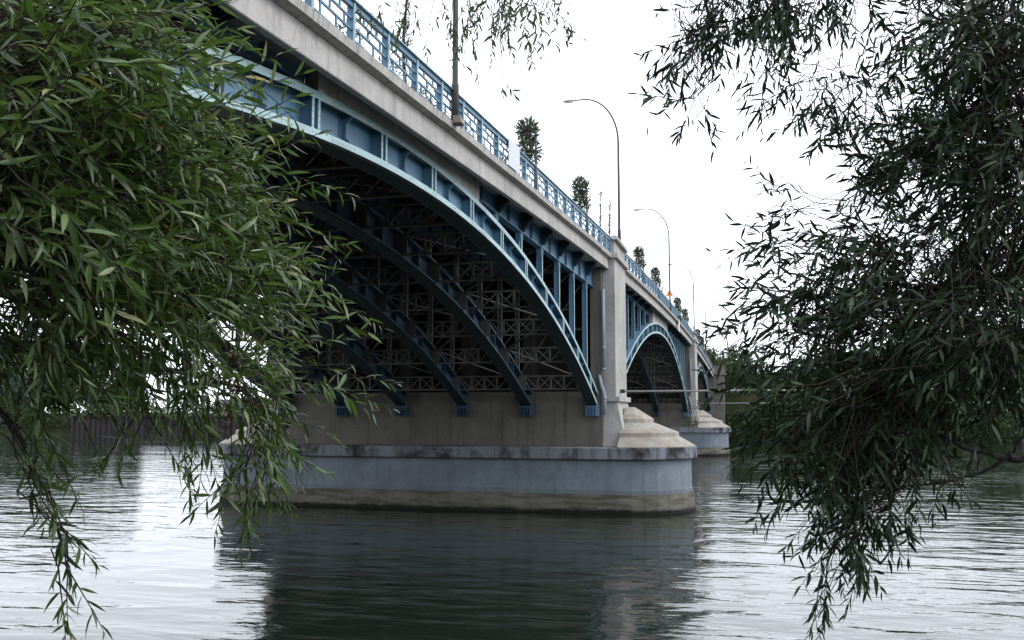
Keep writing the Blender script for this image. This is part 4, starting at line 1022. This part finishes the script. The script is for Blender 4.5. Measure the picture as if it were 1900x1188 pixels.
mb = MB(); mb.add([(x, shore(x) + dy, 4.9) for x in np.linspace(xa, xb, 8) for dy in (-2.6, 9)], [(2*i, 2*i+2, 2*i+3, 2*i+1) for i in range(7)])
put('quay_ground', mb.mesh('quay_ground', M['bank']), kind='structure')
for i in range(16):
    X = xa + 4 + i * (xb - xa - 6) / 16; Y = shore(X) + 3
    bush((X, Y, 4.7), 4.4, rng.uniform(3.6, 5.6), M['tree2' if i % 2 else 'tree1'], 'scrubby bush above the sheet piling, %s from its left end' % ORD[i], 'bushes above the sheet piling', n=750, size=.55)
t = empty('quay_parapet', (-110, 236, 4.5), 'long pale concrete wall behind the bushes above the sheet piling', 'wall')
mb = MB(); mb.box(-150, -48, 236, 236.5, 3.5, 9.4); part('wall_face', mb, M['fascia'], t); mb = MB(); mb.box(-150.1, -47.9, 235.8, 236.7, 9.402, 9.75); part('coping', mb, M['slab'], t)
# buildings and poles beyond the bridge end
def building(x, Y, w, d, z1, label, pitched=False):
    X = on_y(x, 700, Y)[0]; t = empty('building', (X, Y, 4), label, 'building', 'pale buildings beyond the bridge end')
    mb = MB(); mb.box(X - w/2, X + w/2, Y, Y + d, 3, z1); wl2 = part('wall', mb, M['white'], t)
    mb = MB(); mb.box(X - w/2 - .3, X + w/2 + .3, Y - .3, Y + d + .3, z1 + .002, z1 + .4); part('roof', mb, M['slab'], t)
    nw = max(2, int(w / 3))
    for k in range(nw):
        for zz in np.arange(5, z1 - 2, 3.2):
            cx = X - w/2 + (k + .5) * w / nw
            mb = MB(); mb.box(cx - .6, cx + .6, Y - .05, Y - .002, zz, zz + 1.4); part('window', mb, M['black'], t)
building(1368, 300, 9, 8, 20.5, 'small pale flat roofed building just right of the bridge end')
building(1398, 330, 14, 9, 17.5, 'wider pale flat roofed building behind the trees right of the bridge end')
def mast(xt, yt, xb_, yb_, Y, r, label, arm=0):
    a, b = on_y(xb_, yb_, Y), on_y(xt, yt, Y); a = a + (a - b) * ((a[2] - 4) / max(.1, (b - a)[2]))
    t = empty('mast', tuple(a), label, 'pole', 'poles beyond the bridge end')
    mb = MB(); mb.tube([a, b], [r * 1.3, r], 8); part('pole', mb, M['lamp'], t, smooth=True)
    mb = MB()
    if arm: mb.tube([b, b + np.array([-arm, 0, .25])], r * .8, 6); mb.box(b[0] - arm - .8, b[0] - arm + .1, b[1] - .15, b[1] + .15, b[2] + .15, b[2] + .4)
    else: mb.tube([b, b + (b - a) * .02], [r, r * .3], 8)
    part('pole_top' if not arm else 'lamp_arm', mb, M['lamp'], t)
mast(1346, 615, 1358, 688, 240, .16, 'dark leaning pole to the right of the bridge end')
mast(1334, 645, 1334, 680, 225, .10, 'square armed lamp post at the far end of the bridge', 2.3)
mast(1362, 645, 1363, 690, 260, .08, 'short thin upright pole right of the leaning pole')
mast(1356, 643, 1356, 690, 250, .07, 'thin upright pole directly beside the leaning pole')
mast(1375, 655, 1375, 700, 250, .10, 'grey upright pole standing farthest right of the bridge end')
for i, (x, Y, H, rw) in enumerate([(1318,222,7,2.6),(1327,232,8,3),(1340,240,5.5,2.5)]):
    X = on_y(x, 700, Y)[0]; tree((X, Y, far_z(X, Y) - .2), H, rw, M['tree2'], 'roadside tree above the far end of the bridge railing, %s from the left' % ORD[i], 'roadside trees beyond the bridge', n=1400, size=.5)
print('leaves', nl, nr, 'objects', len(bpy.data.objects))
